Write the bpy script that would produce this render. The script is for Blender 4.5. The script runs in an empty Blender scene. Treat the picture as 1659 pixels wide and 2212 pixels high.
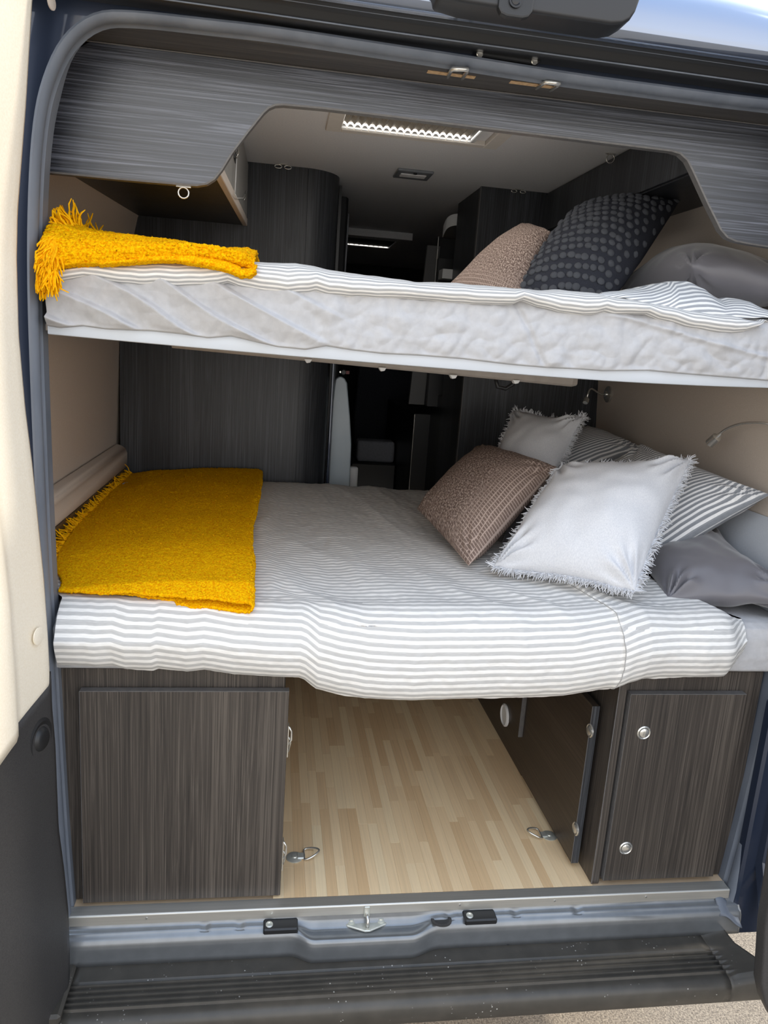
import bpy, bmesh, math, random
from mathutils import Vector, Matrix, noise

# ------------------------------------------------------------------ camera
W, H, F = 1659.0, 2212.0, 1623.05
PX, PY = 829.5, 1106.0
def _rot(a, b, c):
    Rx = Matrix(((1, 0, 0), (0, math.cos(a), -math.sin(a)), (0, math.sin(a), math.cos(a))))
    Ry = Matrix(((math.cos(b), 0, math.sin(b)), (0, 1, 0), (-math.sin(b), 0, math.cos(b))))
    Rz = Matrix(((math.cos(c), -math.sin(c), 0), (math.sin(c), math.cos(c), 0), (0, 0, 1)))
    return Rz @ Ry @ Rx
RC = _rot(0.21742844, -0.15025344, 0.03693) @ Matrix(((1, 0, 0), (0, 0, -1), (0, 1, 0)))
CAM = Vector((-0.36655644, -1.48489163, 1.23352099))
cd = bpy.data.cameras.new('camera')
cam = bpy.data.objects.new('camera', cd)
bpy.context.scene.collection.objects.link(cam)
M3 = Matrix((RC[0], -RC[1], -RC[2])).transposed()
cam.matrix_world = Matrix.Translation(CAM) @ M3.to_4x4()
cd.sensor_fit = 'HORIZONTAL'; cd.sensor_width = 36.0; cd.lens = F / W * 36.0
cd.clip_start = 0.02; cd.clip_end = 200
bpy.context.scene.camera = cam

def ray(u, v):
    return RC.transposed() @ Vector(((u - PX) / F, (v - PY) / F, 1.0))
def at(u, v, y=None, z=None, x=None):
    """point of the real place seen at a pixel, on the plane Y=y, Z=z or X=x"""
    d = ray(u, v)
    if y is not None: t = (y - CAM.y) / d.y
    elif z is not None: t = (z - CAM.z) / d.z
    else: t = (x - CAM.x) / d.x
    return CAM + d * t

# ------------------------------------------------------------------ light
sc = bpy.context.scene
wd = bpy.data.worlds.new('sky'); sc.world = wd; wd.use_nodes = True
nt = wd.node_tree; nt.nodes.clear()
out = nt.nodes.new('ShaderNodeOutputWorld'); bg = nt.nodes.new('ShaderNodeBackground')
tc = nt.nodes.new('ShaderNodeTexCoord'); sx = nt.nodes.new('ShaderNodeSeparateXYZ')
rp = nt.nodes.new('ShaderNodeValToRGB')
nt.links.new(tc.outputs['Generated'], sx.inputs[0]); nt.links.new(sx.outputs['Z'], rp.inputs[0])
e = rp.color_ramp.elements
e[0].position = 0.0; e[0].color = (0.96, 0.93, 0.89, 1)
e[1].position = 0.9; e[1].color = (0.56, 0.69, 0.90, 1)
m_ = e.new(0.25); m_.color = (0.93, 0.94, 0.96, 1)
nt.links.new(rp.outputs[0], bg.inputs[0]); bg.inputs[1].default_value = 1.9
nt.links.new(bg.outputs[0], out.inputs[0])
sl = bpy.data.lights.new('sun', 'SUN'); sl.energy = 2.0; sl.angle = math.radians(3); sl.color = (1.0, 0.93, 0.82)
so = bpy.data.objects.new('sun', sl); sc.collection.objects.link(so)
so.rotation_euler = Vector((-0.58, -0.06, -0.81)).to_track_quat('-Z', 'Y').to_euler()
sc.view_settings.view_transform = 'Standard'; sc.view_settings.look = 'None'
sc.view_settings.exposure = 0.30; sc.view_settings.gamma = 1.0
sc.view_settings.use_curve_mapping = False

# ------------------------------------------------------------------ helpers
rnd = random.Random(7)
WL = {}
def lk(o): sc.collection.objects.link(o)
def thing(name, label, cat, loc, group=None, kind=None):
    o = bpy.data.objects.new(name, None); lk(o); o.location = loc; WL[o] = Vector(loc)
    o.empty_display_size = 0.05
    tag(o, label, cat, group, kind); return o
def tag(o, label=None, cat=None, group=None, kind=None):
    if label: o['label'] = label
    if cat: o['category'] = cat
    if group: o['group'] = group
    if kind: o['kind'] = kind
    return o
def nz(x, y=0, z=0, s=1.0): return noise.noise(Vector((x * s, y * s, z * s)))
def lerp(a, b, t): return a + (b - a) * t
def sst(a, b, x):
    t = min(1, max(0, (x - a) / (b - a))); return t * t * (3 - 2 * t)
def interp(pts, x):
    if x <= pts[0][0]: return pts[0][1]
    for (a, b), (c, d) in zip(pts, pts[1:]):
        if x <= c: return b + (d - b) * (x - a) / (c - a)
    return pts[-1][1]

class MB:
    def __init__(s): s.v = []; s.f = []; s.uv = {}
    def add(s, vs, fs):
        n = len(s.v); s.v += [Vector(v) for v in vs]; s.f += [tuple(i + n for i in f) for f in fs]; return n
    def box(s, x0, x1, y0, y1, z0, z1):
        v = [(x, y, z) for x in (x0, x1) for y in (y0, y1) for z in (z0, z1)]
        s.add(v, [(0, 1, 3, 2), (4, 6, 7, 5), (0, 4, 5, 1), (2, 3, 7, 6), (0, 2, 6, 4), (1, 5, 7, 3)]); return s
    def prism(s, poly, a, b, axis='z'):
        """poly: 2D points in the plane across axis"""
        def p(q, t):
            return {'z': (q[0], q[1], t), 'y': (q[0], t, q[1]), 'x': (t, q[0], q[1])}[axis]
        n = len(poly)
        s.add([p(q, a) for q in poly] + [p(q, b) for q in poly],
              [tuple(range(n))[::-1], tuple(range(n, 2 * n))] + [(i, (i + 1) % n, (i + 1) % n + n, i + n) for i in range(n)])
        return s
    def tube(s, pts, r, n=8, cap=True, closed=False):
        pts = [Vector(p) for p in pts]; k = len(pts)
        rr = r if isinstance(r, (list, tuple)) else [r] * k
        d0 = (pts[1] - pts[0]).normalized()
        ref = Vector((0, 0, 1)) if abs(d0.z) < 0.9 else Vector((1, 0, 0))
        u = d0.cross(ref).normalized(); rings = []; base = len(s.v)
        for i, p in enumerate(pts):
            if closed: d = (pts[(i + 1) % k] - pts[i - 1]).normalized()
            else: d = (pts[min(i + 1, k - 1)] - pts[max(i - 1, 0)]).normalized()
            u = (u - d * u.dot(d)).normalized(); w = d.cross(u)
            for j in range(n):
                a = 2 * math.pi * j / n
                s.v.append(p + (u * math.cos(a) + w * math.sin(a)) * rr[i])
        m = k if closed else k - 1
        for i in range(m):
            for j in range(n):
                a = base + i * n + j; b = base + i * n + (j + 1) % n
                i2 = (i + 1) % k
                c = base + i2 * n + (j + 1) % n; d = base + i2 * n + j
                s.f.append((a, b, c, d))
        if cap and not closed:
            s.f.append(tuple(base + j for j in range(n))[::-1]); s.f.append(tuple(base + (k - 1) * n + j for j in range(n)))
        return s
    def lathe(s, c, axis, prof, n=20, ref=None):
        """prof: (radius, height along axis)"""
        c = Vector(c); ax = Vector(axis).normalized()
        ref = Vector((0, 0, 1)) if abs(ax.z) < 0.9 else Vector((1, 0, 0))
        u = ax.cross(ref).normalized(); w = ax.cross(u); base = len(s.v)
        for r, h in prof:
            for j in range(n):
                a = 2 * math.pi * j / n
                s.v.append(c + ax * h + (u * math.cos(a) + w * math.sin(a)) * r)
        for i in range(len(prof) - 1):
            for j in range(n):
                s.f.append((base + i * n + j, base + i * n + (j + 1) % n, base + (i + 1) * n + (j + 1) % n, base + (i + 1) * n + j))
        s.f.append(tuple(base + j for j in range(n))[::-1])
        s.f.append(tuple(base + (len(prof) - 1) * n + j for j in range(n)))
        return s
    def grid(s, nu, nv, fn, uvfn=None, flip=False):
        base = len(s.v)
        for i in range(nu + 1):
            for j in range(nv + 1):
                s.v.append(Vector(fn(i / nu, j / nv)))
                if uvfn: s.uv[len(s.v) - 1] = uvfn(i / nu, j / nv)
        for i in range(nu):
            for j in range(nv):
                a = base + i * (nv + 1) + j; q = (a, a + nv + 1, a + nv + 2, a + 1)
                s.f.append(q[::-1] if flip else q)
        return s
    def sweep(s, path, sect, closed=False):
        """path: list of (origin, outdir, updir); sect: list of (a,b)"""
        base = len(s.v); n = len(sect)
        for o, a, b in path:
            for p, q in sect: s.v.append(Vector(o) + Vector(a) * p + Vector(b) * q)
        for i in range(len(path) - 1):
            for j in range(n if closed else n - 1):
                k = (j + 1) % n
                s.f.append((base + i * n + j, base + i * n + k, base + (i + 1) * n + k, base + (i + 1) * n + j))
        if closed:
            s.f.append(tuple(base + j for j in range(n))[::-1]); s.f.append(tuple(base + (len(path) - 1) * n + j for j in range(n)))
        return s
    def build(s, name, mat, parent=None, bevel=0.0, smooth=False, seg=1, solid=0.0, label=None, kind=None, off=-1):
        me = bpy.data.meshes.new(name)
        wl = WL.get(parent, Vector((0, 0, 0))) if parent else Vector((0, 0, 0))
        me.from_pydata([v - wl for v in s.v], [], s.f)
        if s.uv:
            ul = me.uv_layers.new(name='UVMap')
            for l in me.loops: ul.data[l.index].uv = s.uv.get(l.vertex_index, (0, 0))
        bm = bmesh.new(); bm.from_mesh(me)
        if not s.uv: bmesh.ops.recalc_face_normals(bm, faces=bm.faces)
        if bevel > 0:
            es = [e for e in bm.edges if len(e.link_faces) == 2 and e.calc_face_angle(0) > 0.6]
            bmesh.ops.bevel(bm, geom=es, offset=bevel, segments=seg, profile=0.6, affect='EDGES', clamp_overlap=True)
        bm.to_mesh(me); bm.free()
        if smooth:
            for p in me.polygons: p.use_smooth = True
        me.materials.append(mat)
        o = bpy.data.objects.new(name, me); lk(o)
        if parent: o.parent = parent
        WL[o] = wl
        if solid:
            md = o.modifiers.new('solid', 'SOLIDIFY'); md.thickness = solid; md.offset = off
        if smooth == 'auto':
            try:
                o.data.set_sharp_from_angle(angle=math.radians(38))
            except Exception: pass
        if label: o['label'] = label
        if kind: o['kind'] = kind
        return o
def box(name, b, mat, parent=None, bevel=0.0, **k): return MB().box(*b).build(name, mat, parent, bevel, **k)

# ------------------------------------------------------------------ materials
def base_mat(name, col, rough=0.5, metal=0.0, spec=0.5):
    m = bpy.data.materials.new(name); m.use_nodes = True
    b = m.node_tree.nodes['Principled BSDF']
    b.inputs['Base Color'].default_value = (*col, 1); b.inputs['Roughness'].default_value = rough
    b.inputs['Metallic'].default_value = metal; b.inputs['Specular IOR Level'].default_value = spec
    return m, m.node_tree, b
def nd(t, typ, **k):
    n = t.nodes.new(typ)
    for a, v in k.items(): setattr(n, a, v)
    return n
def ramp(t, stops):
    r = nd(t, 'ShaderNodeValToRGB'); el = r.color_ramp.elements
    el[0].position, el[0].color = stops[0][0], (*stops[0][1], 1)
    el[1].position, el[1].color = stops[-1][0], (*stops[-1][1], 1)
    for p, c in stops[1:-1]:
        q = el.new(p); q.color = (*c, 1)
    return r
def mapped(t, scale, coord='Object', rot=(0, 0, 0)):
    c = nd(t, 'ShaderNodeTexCoord'); mp = nd(t, 'ShaderNodeMapping')
    mp.inputs['Scale'].default_value = scale; mp.inputs['Rotation'].default_value = rot
    t.links.new(c.outputs[coord], mp.inputs[0]); return mp
def noisy(name, c1, c2, scale=60, rough=0.6, bump=0.15, dist=0.001, metal=0.0, spec=0.5, stretch=(1, 1, 1), coord='Object', detail=4, r2=None, sheen=0.0):
    m, t, b = base_mat(name, c1, rough, metal, spec)
    mp = mapped(t, stretch, coord)
    n = nd(t, 'ShaderNodeTexNoise'); n.inputs['Scale'].default_value = scale; n.inputs['Detail'].default_value = detail
    t.links.new(mp.outputs[0], n.inputs[0])
    r = ramp(t, [(0.3, c1), (0.7, c2)])
    t.links.new(n.outputs[0], r.inputs[0]); t.links.new(r.outputs[0], b.inputs['Base Color'])
    if bump:
        bp = nd(t, 'ShaderNodeBump'); bp.inputs['Strength'].default_value = bump; bp.inputs['Distance'].default_value = dist
        t.links.new(n.outputs[0], bp.inputs['Height']); t.links.new(bp.outputs[0], b.inputs['Normal'])
    if sheen:
        b.inputs['Sheen Weight'].default_value = sheen
    return m
def wood(name, axis, dark, mid, light, rough=0.42, fine=260, spec=0.5, bump=0.25):
    """fine grain running along one axis with broader cathedral bands"""
    m, t, b = base_mat(name, mid, rough, 0, spec)
    s1 = [fine, fine, fine]; s1['xyz'.index(axis)] = 3.0
    s2 = [14, 14, 14]; s2['xyz'.index(axis)] = .9
    mp1 = mapped(t, s1); mp2 = mapped(t, s2)
    n2 = nd(t, 'ShaderNodeTexNoise'); n2.inputs['Scale'].default_value = 1; n2.inputs['Detail'].default_value = 3
    n2.inputs['Distortion'].default_value = 0.8
    t.links.new(mp2.outputs[0], n2.inputs[0])
    # waviness
    n1 = nd(t, 'ShaderNodeTexNoise'); n1.inputs['Scale'].default_value = 1; n1.inputs['Detail'].default_value = 5
    n1.inputs['Roughness'].default_value = 0.65
    mx = nd(t, 'ShaderNodeMix', data_type='VECTOR')
    ad = nd(t, 'ShaderNodeVectorMath', operation='MULTIPLY_ADD')
    t.links.new(n2.outputs['Color'], ad.inputs[0]); ad.inputs[1].default_value = (4, 4, 4)
    t.links.new(mp1.outputs[0], ad.inputs[2]); t.links.new(ad.outputs[0], n1.inputs[0])
    t.nodes.remove(mx)
    ml = nd(t, 'ShaderNodeMath', operation='MULTIPLY_ADD'); ml.inputs[1].default_value = 0.74
    t.links.new(n1.outputs[0], ml.inputs[0])
    m2 = nd(t, 'ShaderNodeMath', operation='MULTIPLY'); m2.inputs[1].default_value = 0.26
    t.links.new(n2.outputs[0], m2.inputs[0]); t.links.new(m2.outputs[0], ml.inputs[2])
    r = ramp(t, [(0.34, dark), (0.5, mid), (0.66, light)])
    t.links.new(ml.outputs[0], r.inputs[0]); t.links.new(r.outputs[0], b.inputs['Base Color'])
    bp = nd(t, 'ShaderNodeBump'); bp.inputs['Strength'].default_value = bump; bp.inputs['Distance'].default_value = 0.0006
    t.links.new(n1.outputs[0], bp.inputs['Height']); t.links.new(bp.outputs[0], b.inputs['Normal'])
    return m
def stripes(name, white, grey, period=0.0165, duty=0.52, soft=0.06, crink=0.25):
    """woven ticking: UV in metres, stripes run along U"""
    m, t, b = base_mat(name, white, 0.85, 0, 0.2)
    c = nd(t, 'ShaderNodeTexCoord'); s = nd(t, 'ShaderNodeSeparateXYZ'); t.links.new(c.outputs['UV'], s.inputs[0])
    d = nd(t, 'ShaderNodeMath', operation='DIVIDE'); d.inputs[1].default_value = period; t.links.new(s.outputs['Y'], d.inputs[0])
    f = nd(t, 'ShaderNodeMath', operation='FRACT'); t.links.new(d.outputs[0], f.inputs[0])
    r = ramp(t, [(0.0, white), (soft, grey), (duty - 0.12, grey), (duty - 0.10, (grey[0] * .6 + white[0] * .4, grey[1] * .6 + white[1] * .4, grey[2] * .6 + white[2] * .4)), (duty - 0.07, grey), (duty, grey), (duty + soft, white), (1.0, white)])
    t.links.new(f.outputs[0], r.inputs[0])
    # slub of the grey threads
    mp = mapped(t, (60, 900, 1), 'UV'); n = nd(t, 'ShaderNodeTexNoise'); n.inputs['Scale'].default_value = 1; n.inputs['Detail'].default_value = 2
    t.links.new(mp.outputs[0], n.inputs[0])
    mr = nd(t, 'ShaderNodeMapRange'); mr.inputs[1].default_value = 0.35; mr.inputs[2].default_value = 0.65; mr.inputs[3].default_value = 0.92; mr.inputs[4].default_value = 1.05
    t.links.new(n.outputs[0], mr.inputs[0])
    mm = nd(t, 'ShaderNodeVectorMath', operation='SCALE'); t.links.new(r.outputs[0], mm.inputs[0]); t.links.new(mr.outputs[0], mm.inputs['Scale'])
    t.links.new(mm.outputs[0], b.inputs['Base Color'])
    n3 = nd(t, 'ShaderNodeTexNoise'); n3.inputs['Scale'].default_value = 38; n3.inputs['Detail'].default_value = 6
    mp3 = mapped(t, (1, 1, 1), 'Object'); t.links.new(mp3.outputs[0], n3.inputs[0])
    bp = nd(t, 'ShaderNodeBump'); bp.inputs['Strength'].default_value = crink; bp.inputs['Distance'].default_value = 0.004
    t.links.new(n3.outputs[0], bp.inputs['Height']); t.links.new(bp.outputs[0], b.inputs['Normal'])
    return m

def srgb(r, g, b):
    return tuple(((c / 255) / 12.92 if c / 255 < 0.04045 else ((c / 255 + 0.055) / 1.055) ** 2.4) for c in (r, g, b))
S = srgb
M_woodv = wood('dark_oak_laminate', 'z', S(36, 33, 31), S(64, 58, 53), S(100, 92, 84), fine=420)
M_woodh = wood('dark_oak_horizontal_sheen', 'x', S(24, 26, 31), S(46, 49, 57), S(108, 112, 124), rough=0.33, fine=300, spec=1.0, bump=0.7)  # valance grain tones raised and blued, sky sheen painted into the colour
M_woody = wood('dark_oak_laminate_lengthwise', 'y', S(44, 40, 37), S(70, 62, 56), S(94, 84, 76), rough=0.4, fine=200)
M_woodb = wood('charcoal_oak_laminate', 'z', S(26, 27, 30), S(50, 52, 56), S(84, 87, 92), rough=0.42, fine=330)
M_edge = noisy('edge_band', S(96, 94, 94), S(110, 108, 106), 80, 0.35, 0)
M_beige = noisy('beige_wall_fabric', S(196, 184, 172), S(206, 195, 184), 420, 0.8, 0.25, 0.0008)
M_cream = noisy('cream_door_card', S(240, 229, 208), S(247, 238, 220), 300, 0.55, 0.2, 0.0008)
M_ceil = noisy('ceiling_lining', S(222, 222, 224), S(232, 231, 232), 200, 0.7, 0.1)
M_plast = noisy('black_textured_plastic', S(50, 49, 50), S(66, 65, 65), 420, 0.5, 0.35, 0.0008)
M_black = base_mat('black_plastic', S(30, 31, 33), 0.42)[0]
M_trim = noisy('black_bumper_plastic', S(62, 59, 54), S(74, 70, 64), 25, 0.42, 0.04, 0.0008)
_t = M_trim.node_tree; _v = nd(_t, 'ShaderNodeTexVoronoi'); _v.inputs['Scale'].default_value = 95
_c = nd(_t, 'ShaderNodeTexNoise'); _c.inputs['Scale'].default_value = 14; _c.inputs['Detail'].default_value = 3
_mp = mapped(_t, (1, 1, 1)); _t.links.new(_mp.outputs[0], _v.inputs[0]); _t.links.new(_mp.outputs[0], _c.inputs[0])
_r = ramp(_t, [(0.0, (1, 1, 1)), (0.10, (1, 1, 1)), (0.16, (0, 0, 0)), (1.0, (0, 0, 0))]); _t.links.new(_v.outputs['Distance'], _r.inputs[0])
_r2 = ramp(_t, [(0.54, (0, 0, 0)), (0.66, (.75, .75, .75))]); _t.links.new(_c.outputs[0], _r2.inputs[0])
_m = nd(_t, 'ShaderNodeMath', operation='MULTIPLY'); _t.links.new(_r.outputs[0], _m.inputs[0]); _t.links.new(_r2.outputs[0], _m.inputs[1])
_x = nd(_t, 'ShaderNodeMix', data_type='RGBA'); _x.inputs[7].default_value = (*S(210, 208, 202), 1)
_bb = _t.nodes['Principled BSDF']; _old = _bb.inputs['Base Color'].links[0].from_socket
_t.links.new(_m.outputs[0], _x.inputs[0]); _t.links.new(_old, _x.inputs[6]); _t.links.new(_x.outputs[2], _bb.inputs['Base Color'])
M_rub = noisy('rubber_seal', S(96, 103, 114), S(114, 120, 130), 20, 0.5, 0.05, stretch=(1, 1, .3))
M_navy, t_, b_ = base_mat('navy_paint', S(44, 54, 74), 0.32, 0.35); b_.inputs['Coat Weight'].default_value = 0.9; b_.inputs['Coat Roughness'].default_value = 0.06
M_navyg, t_, b_ = base_mat('navy_sky_reflection', S(112, 126, 150), 0.10, 0.85); b_.inputs['Coat Weight'].default_value = 1.0; b_.inputs['Coat Roughness'].default_value = 0.02; b_.inputs['Coat IOR'].default_value = 2.0  # navy lightened to pale metallic blue, putting the sky's reflection into the colour
M_sill = noisy('slate_body_paint', S(124, 127, 130), S(134, 137, 140), 30, 0.27, 0.01, metal=0.55)
M_alu = noisy('brushed_aluminium', S(196, 194, 186), S(208, 205, 198), 6, 0.42, 0.03, metal=0.75, stretch=(1, 60, 60))
M_chrome = base_mat('chrome', S(214, 212, 206), 0.22, .8)[0]
M_zinc = noisy('zinc_plate', S(196, 198, 188), S(214, 214, 206), 50, 0.36, 0.1, metal=0.55)
M_white = base_mat('white_rail', S(206, 212, 220), 0.4)[0]
M_whitep = base_mat('white_plastic', S(225, 226, 226), 0.4)[0]
M_dark = base_mat('dark_interior', S(28, 29, 32), 0.7)[0]
M_seat = noisy('charcoal_seat_fabric', S(52, 54, 62), S(66, 68, 76), 120, 0.9, 0.2)
M_sheet = noisy('grey_cotton_sheet', S(182, 182, 184), S(192, 192, 194), 70, 0.85, 0.35, 0.0018, detail=7, spec=0.2)
_t = M_sheet.node_tree; _n = nd(_t, 'ShaderNodeTexNoise'); _n.noise_type = 'RIDGED_MULTIFRACTAL'; _n.inputs['Scale'].default_value = 11; _n.inputs['Detail'].default_value = 3
_n.inputs['Distortion'].default_value = 0.6
_t.links.new(mapped(_t, (1, 1, 1.5)).outputs[0], _n.inputs[0])
_b2 = nd(_t, 'ShaderNodeBump'); _b2.inputs['Strength'].default_value = 0.9; _b2.inputs['Distance'].default_value = 0.007
_t.links.new(_n.outputs[0], _b2.inputs['Height'])
_old = _t.nodes['Bump']; _t.links.new(_old.outputs[0], _b2.inputs['Normal']); _t.links.new(_b2.outputs[0], _t.nodes['Principled BSDF'].inputs['Normal'])
M_satin, t_, b_ = base_mat('grey_satin', S(108, 106, 111), 0.38); b_.inputs['Sheen Weight'].default_value = 0.4
M_strip = stripes('striped_duvet_cotton', S(240, 238, 234), S(194, 193, 191))
M_strip2 = stripes('striped_pillow_cotton', S(232, 232, 232), S(136, 140, 146), period=0.0115, duty=0.55)
M_yel = noisy('mustard_boucle', S(226, 136, 0), S(255, 206, 10), 260, 0.95, 0.9, 0.003, detail=3, spec=0.05)
M_yelf = noisy('mustard_fringe_yarn', S(240, 165, 0), S(255, 200, 20), 200, 0.95, 0, spec=0.1)
M_linen = noisy('white_linen', S(204, 206, 211), S(222, 223, 226), 520, 0.9, 0.3, 0.0008, spec=0.15, stretch=(1, 1, 0.4))
M_tuft = noisy('grey_tuft_wool', S(92, 95, 102), S(122, 125, 132), 900, 0.95, 0.9, 0.002, spec=0.1)
M_tufb = noisy('charcoal_pillow_cotton', S(46, 48, 56), S(58, 60, 68), 500, 0.9, 0.2, spec=0.15)
M_wind = base_mat('skylight_glow', (1, 1, 1), 0.5)[0]
_b = M_wind.node_tree.nodes['Principled BSDF']; _b.inputs['Emission Color'].default_value = (1, 0.96, 0.9, 1); _b.inputs['Emission Strength'].default_value = 1.1
M_blind = noisy('pleated_blind', S(150, 142, 130), S(166, 158, 146), 100, 0.8, 0.1)
M_chip = noisy('raw_chipboard', S(186, 150, 110), S(214, 180, 138), 150, 0.9, 0.4)
M_lens = base_mat('camera_lens_glass', S(12, 12, 16), 0.08)[0]
M_grd = noisy('asphalt', S(112, 103, 92), S(184, 170, 150), 190, 0.95, 0.9, 0.006, detail=6)

# floor boards: tone varies board by board
M_plank, t, b = base_mat('beech_strip', S(222, 198, 164), 0.45)
oi = nd(t, 'ShaderNodeObjectInfo')
mp = mapped(t, (220, 5, 1)); n = nd(t, 'ShaderNodeTexNoise'); n.inputs['Scale'].default_value = 1; n.inputs['Detail'].default_value = 4
off = nd(t, 'ShaderNodeVectorMath', operation='ADD'); t.links.new(mp.outputs[0], off.inputs[0])
sc3 = nd(t, 'ShaderNodeVectorMath', operation='SCALE'); sc3.inputs['Scale'].default_value = 30
cmb = nd(t, 'ShaderNodeCombineXYZ'); t.links.new(oi.outputs['Random'], cmb.inputs[0]); t.links.new(oi.outputs['Random'], cmb.inputs[1])
t.links.new(cmb.outputs[0], sc3.inputs[0]); t.links.new(sc3.outputs[0], off.inputs[1]); t.links.new(off.outputs[0], n.inputs[0])
r1 = ramp(t, [(0.0, S(232, 196, 150)), (0.35, S(240, 208, 164)), (0.65, S(252, 222, 178)), (1.0, S(255, 230, 188))])
t.links.new(oi.outputs['Random'], r1.inputs[0])
mr = nd(t, 'ShaderNodeMapRange'); mr.inputs[1].default_value = 0.3; mr.inputs[2].default_value = 0.7; mr.inputs[3].default_value = 0.93; mr.inputs[4].default_value = 1.04
t.links.new(n.outputs[0], mr.inputs[0])
mm = nd(t, 'ShaderNodeVectorMath', operation='SCALE'); t.links.new(r1.outputs[0], mm.inputs[0]); t.links.new(mr.outputs[0], mm.inputs['Scale'])
t.links.new(mm.outputs[0], b.inputs['Base Color'])

# brown chenille: speckle plus little squares in UV near one side
M_brown, t, b = base_mat('brown_chenille', S(150, 128, 116), 0.9, 0, 0.15)
mp = mapped(t, (1, 1, 1), 'UV'); n = nd(t, 'ShaderNodeTexNoise'); n.inputs['Scale'].default_value = 170; n.inputs['Detail'].default_value = 2
t.links.new(mp.outputs[0], n.inputs[0])
r1 = ramp(t, [(0.36, S(100, 84, 77)), (0.52, S(140, 122, 113)), (0.66, S(190, 172, 160))]); t.links.new(n.outputs[0], r1.inputs[0])
br = nd(t, 'ShaderNodeTexBrick'); br.offset = 0.0
br.inputs['Scale'].default_value = 1; br.inputs['Brick Width'].default_value = 0.0095; br.inputs['Row Height'].default_value = 0.0125
br.inputs['Mortar Size'].default_value = 0.0016; br.inputs['Mortar Smooth'].default_value = 0.4
br.inputs['Color1'].default_value = (*S(122, 104, 96), 1); br.inputs['Color2'].default_value = (*S(130, 112, 103), 1); br.inputs['Mortar'].default_value = (*S(194, 174, 162), 1)
t.links.new(mp.outputs[0], br.inputs[0])
sp = nd(t, 'ShaderNodeSeparateXYZ'); t.links.new(mp.outputs[0], sp.inputs[0])
m0 = nd(t, 'ShaderNodeMath', operation='MULTIPLY_ADD'); m0.inputs[1].default_value = -11.0; m0.inputs[2].default_value = 1.35
t.links.new(sp.outputs['Y'], m0.inputs[0])
m1 = nd(t, 'ShaderNodeClamp'); m1.inputs[2].default_value = 0.85; t.links.new(m0.outputs[0], m1.inputs[0])
mix = nd(t, 'ShaderNodeMix', data_type='RGBA'); t.links.new(m1.outputs[0], mix.inputs[0]); t.links.new(r1.outputs[0], mix.inputs[6]); t.links.new(br.outputs[0], mix.inputs[7])
t.links.new(mix.outputs[2], b.inputs['Base Color'])
bp = nd(t, 'ShaderNodeBump'); bp.inputs['Strength'].default_value = 0.6; bp.inputs['Distance'].default_value = 0.002
t.links.new(n.outputs[0], bp.inputs['Height']); t.links.new(bp.outputs[0], b.inputs['Normal'])
#==MAIN==
# ================================================================== setting
g = box('ground', (-9, 9, -9, 22, -0.66, -0.62), M_grd, kind='structure')

# floor of the load area with its strips
WALLL = [(-0.03, -0.90), (0.5, -0.912), (0.84, -0.917), (1.19, -0.902), (1.45, -0.872), (1.60, -0.840), (1.72, -0.79), (1.83, -0.70)]
WALLR = [(-0.03, 0.86), (0.5, 0.868), (0.98, 0.862), (1.18, 0.846), (1.45, 0.825), (1.60, 0.802), (1.72, 0.76), (1.83, 0.68)]
fl = box('floor', (-0.93, 0.90, 0.0, 4.2, -0.03, -0.003), noisy('floor_vinyl', S(206, 180, 148), S(214, 188, 156), 40, 0.5, 0), kind='structure')
def plank_mesh(L, w=0.0245):
    m = MB().box(-w / 2, w / 2, 0, L, -0.0025, 0.0)
    o = m.build('plank', M_plank, None, 0.0002); me = o.data; bpy.data.objects.remove(o); return me
PL = {L: plank_mesh(L) for L in (0.10, 0.18, 0.26, 0.33)}
pr = random.Random(3); nplank = 0
for i in range(31):
    x = -0.316 + i * 0.0247
    y = 0.001; k = 0
    while y < 1.24:
        L = pr.choice([0.26, 0.33, 0.33, 0.18]) if k else pr.choice([0.10, 0.18, 0.26, 0.33])
        o = bpy.data.objects.new('plank', PL[L]); lk(o); o.parent = fl
        o.location = (x, y, 0.0); y += L + 0.0002; k += 1; nplank += 1

def wall(name, prof, s):
    th = 0.03 * s
    poly = [(x, z) for z, x in prof] + [(x + th, z) for z, x in reversed(prof)]
    return MB().prism(poly, 0.006, 4.2, 'y').build(name, M_beige, None, smooth='auto', kind='structure')
wall('wall_left', WALLL, -1); wall('wall_right', WALLR, 1)
box('wall_front', (-0.95, 0.9, 4.2, 4.23, -0.03, 1.86), M_dark, kind='structure')

# ceiling with the skylight opening
ce = MB()
ce.box(-0.78, -0.235, 0.006, 4.2, 1.81, 1.825); ce.box(0.215, 0.80, 0.006, 4.2, 1.81, 1.825)
ce.box(-0.235, 0.215, 0.765, 4.2, 1.81, 1.825); ce.box(-0.235, 0.215, 0.006, 0.22, 1.81, 1.825)
ce.box(-0.9, 0.9, 0.006, 4.2, 1.842, 1.85)
ceil = ce.build('ceiling', M_ceil, kind='structure')
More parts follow.
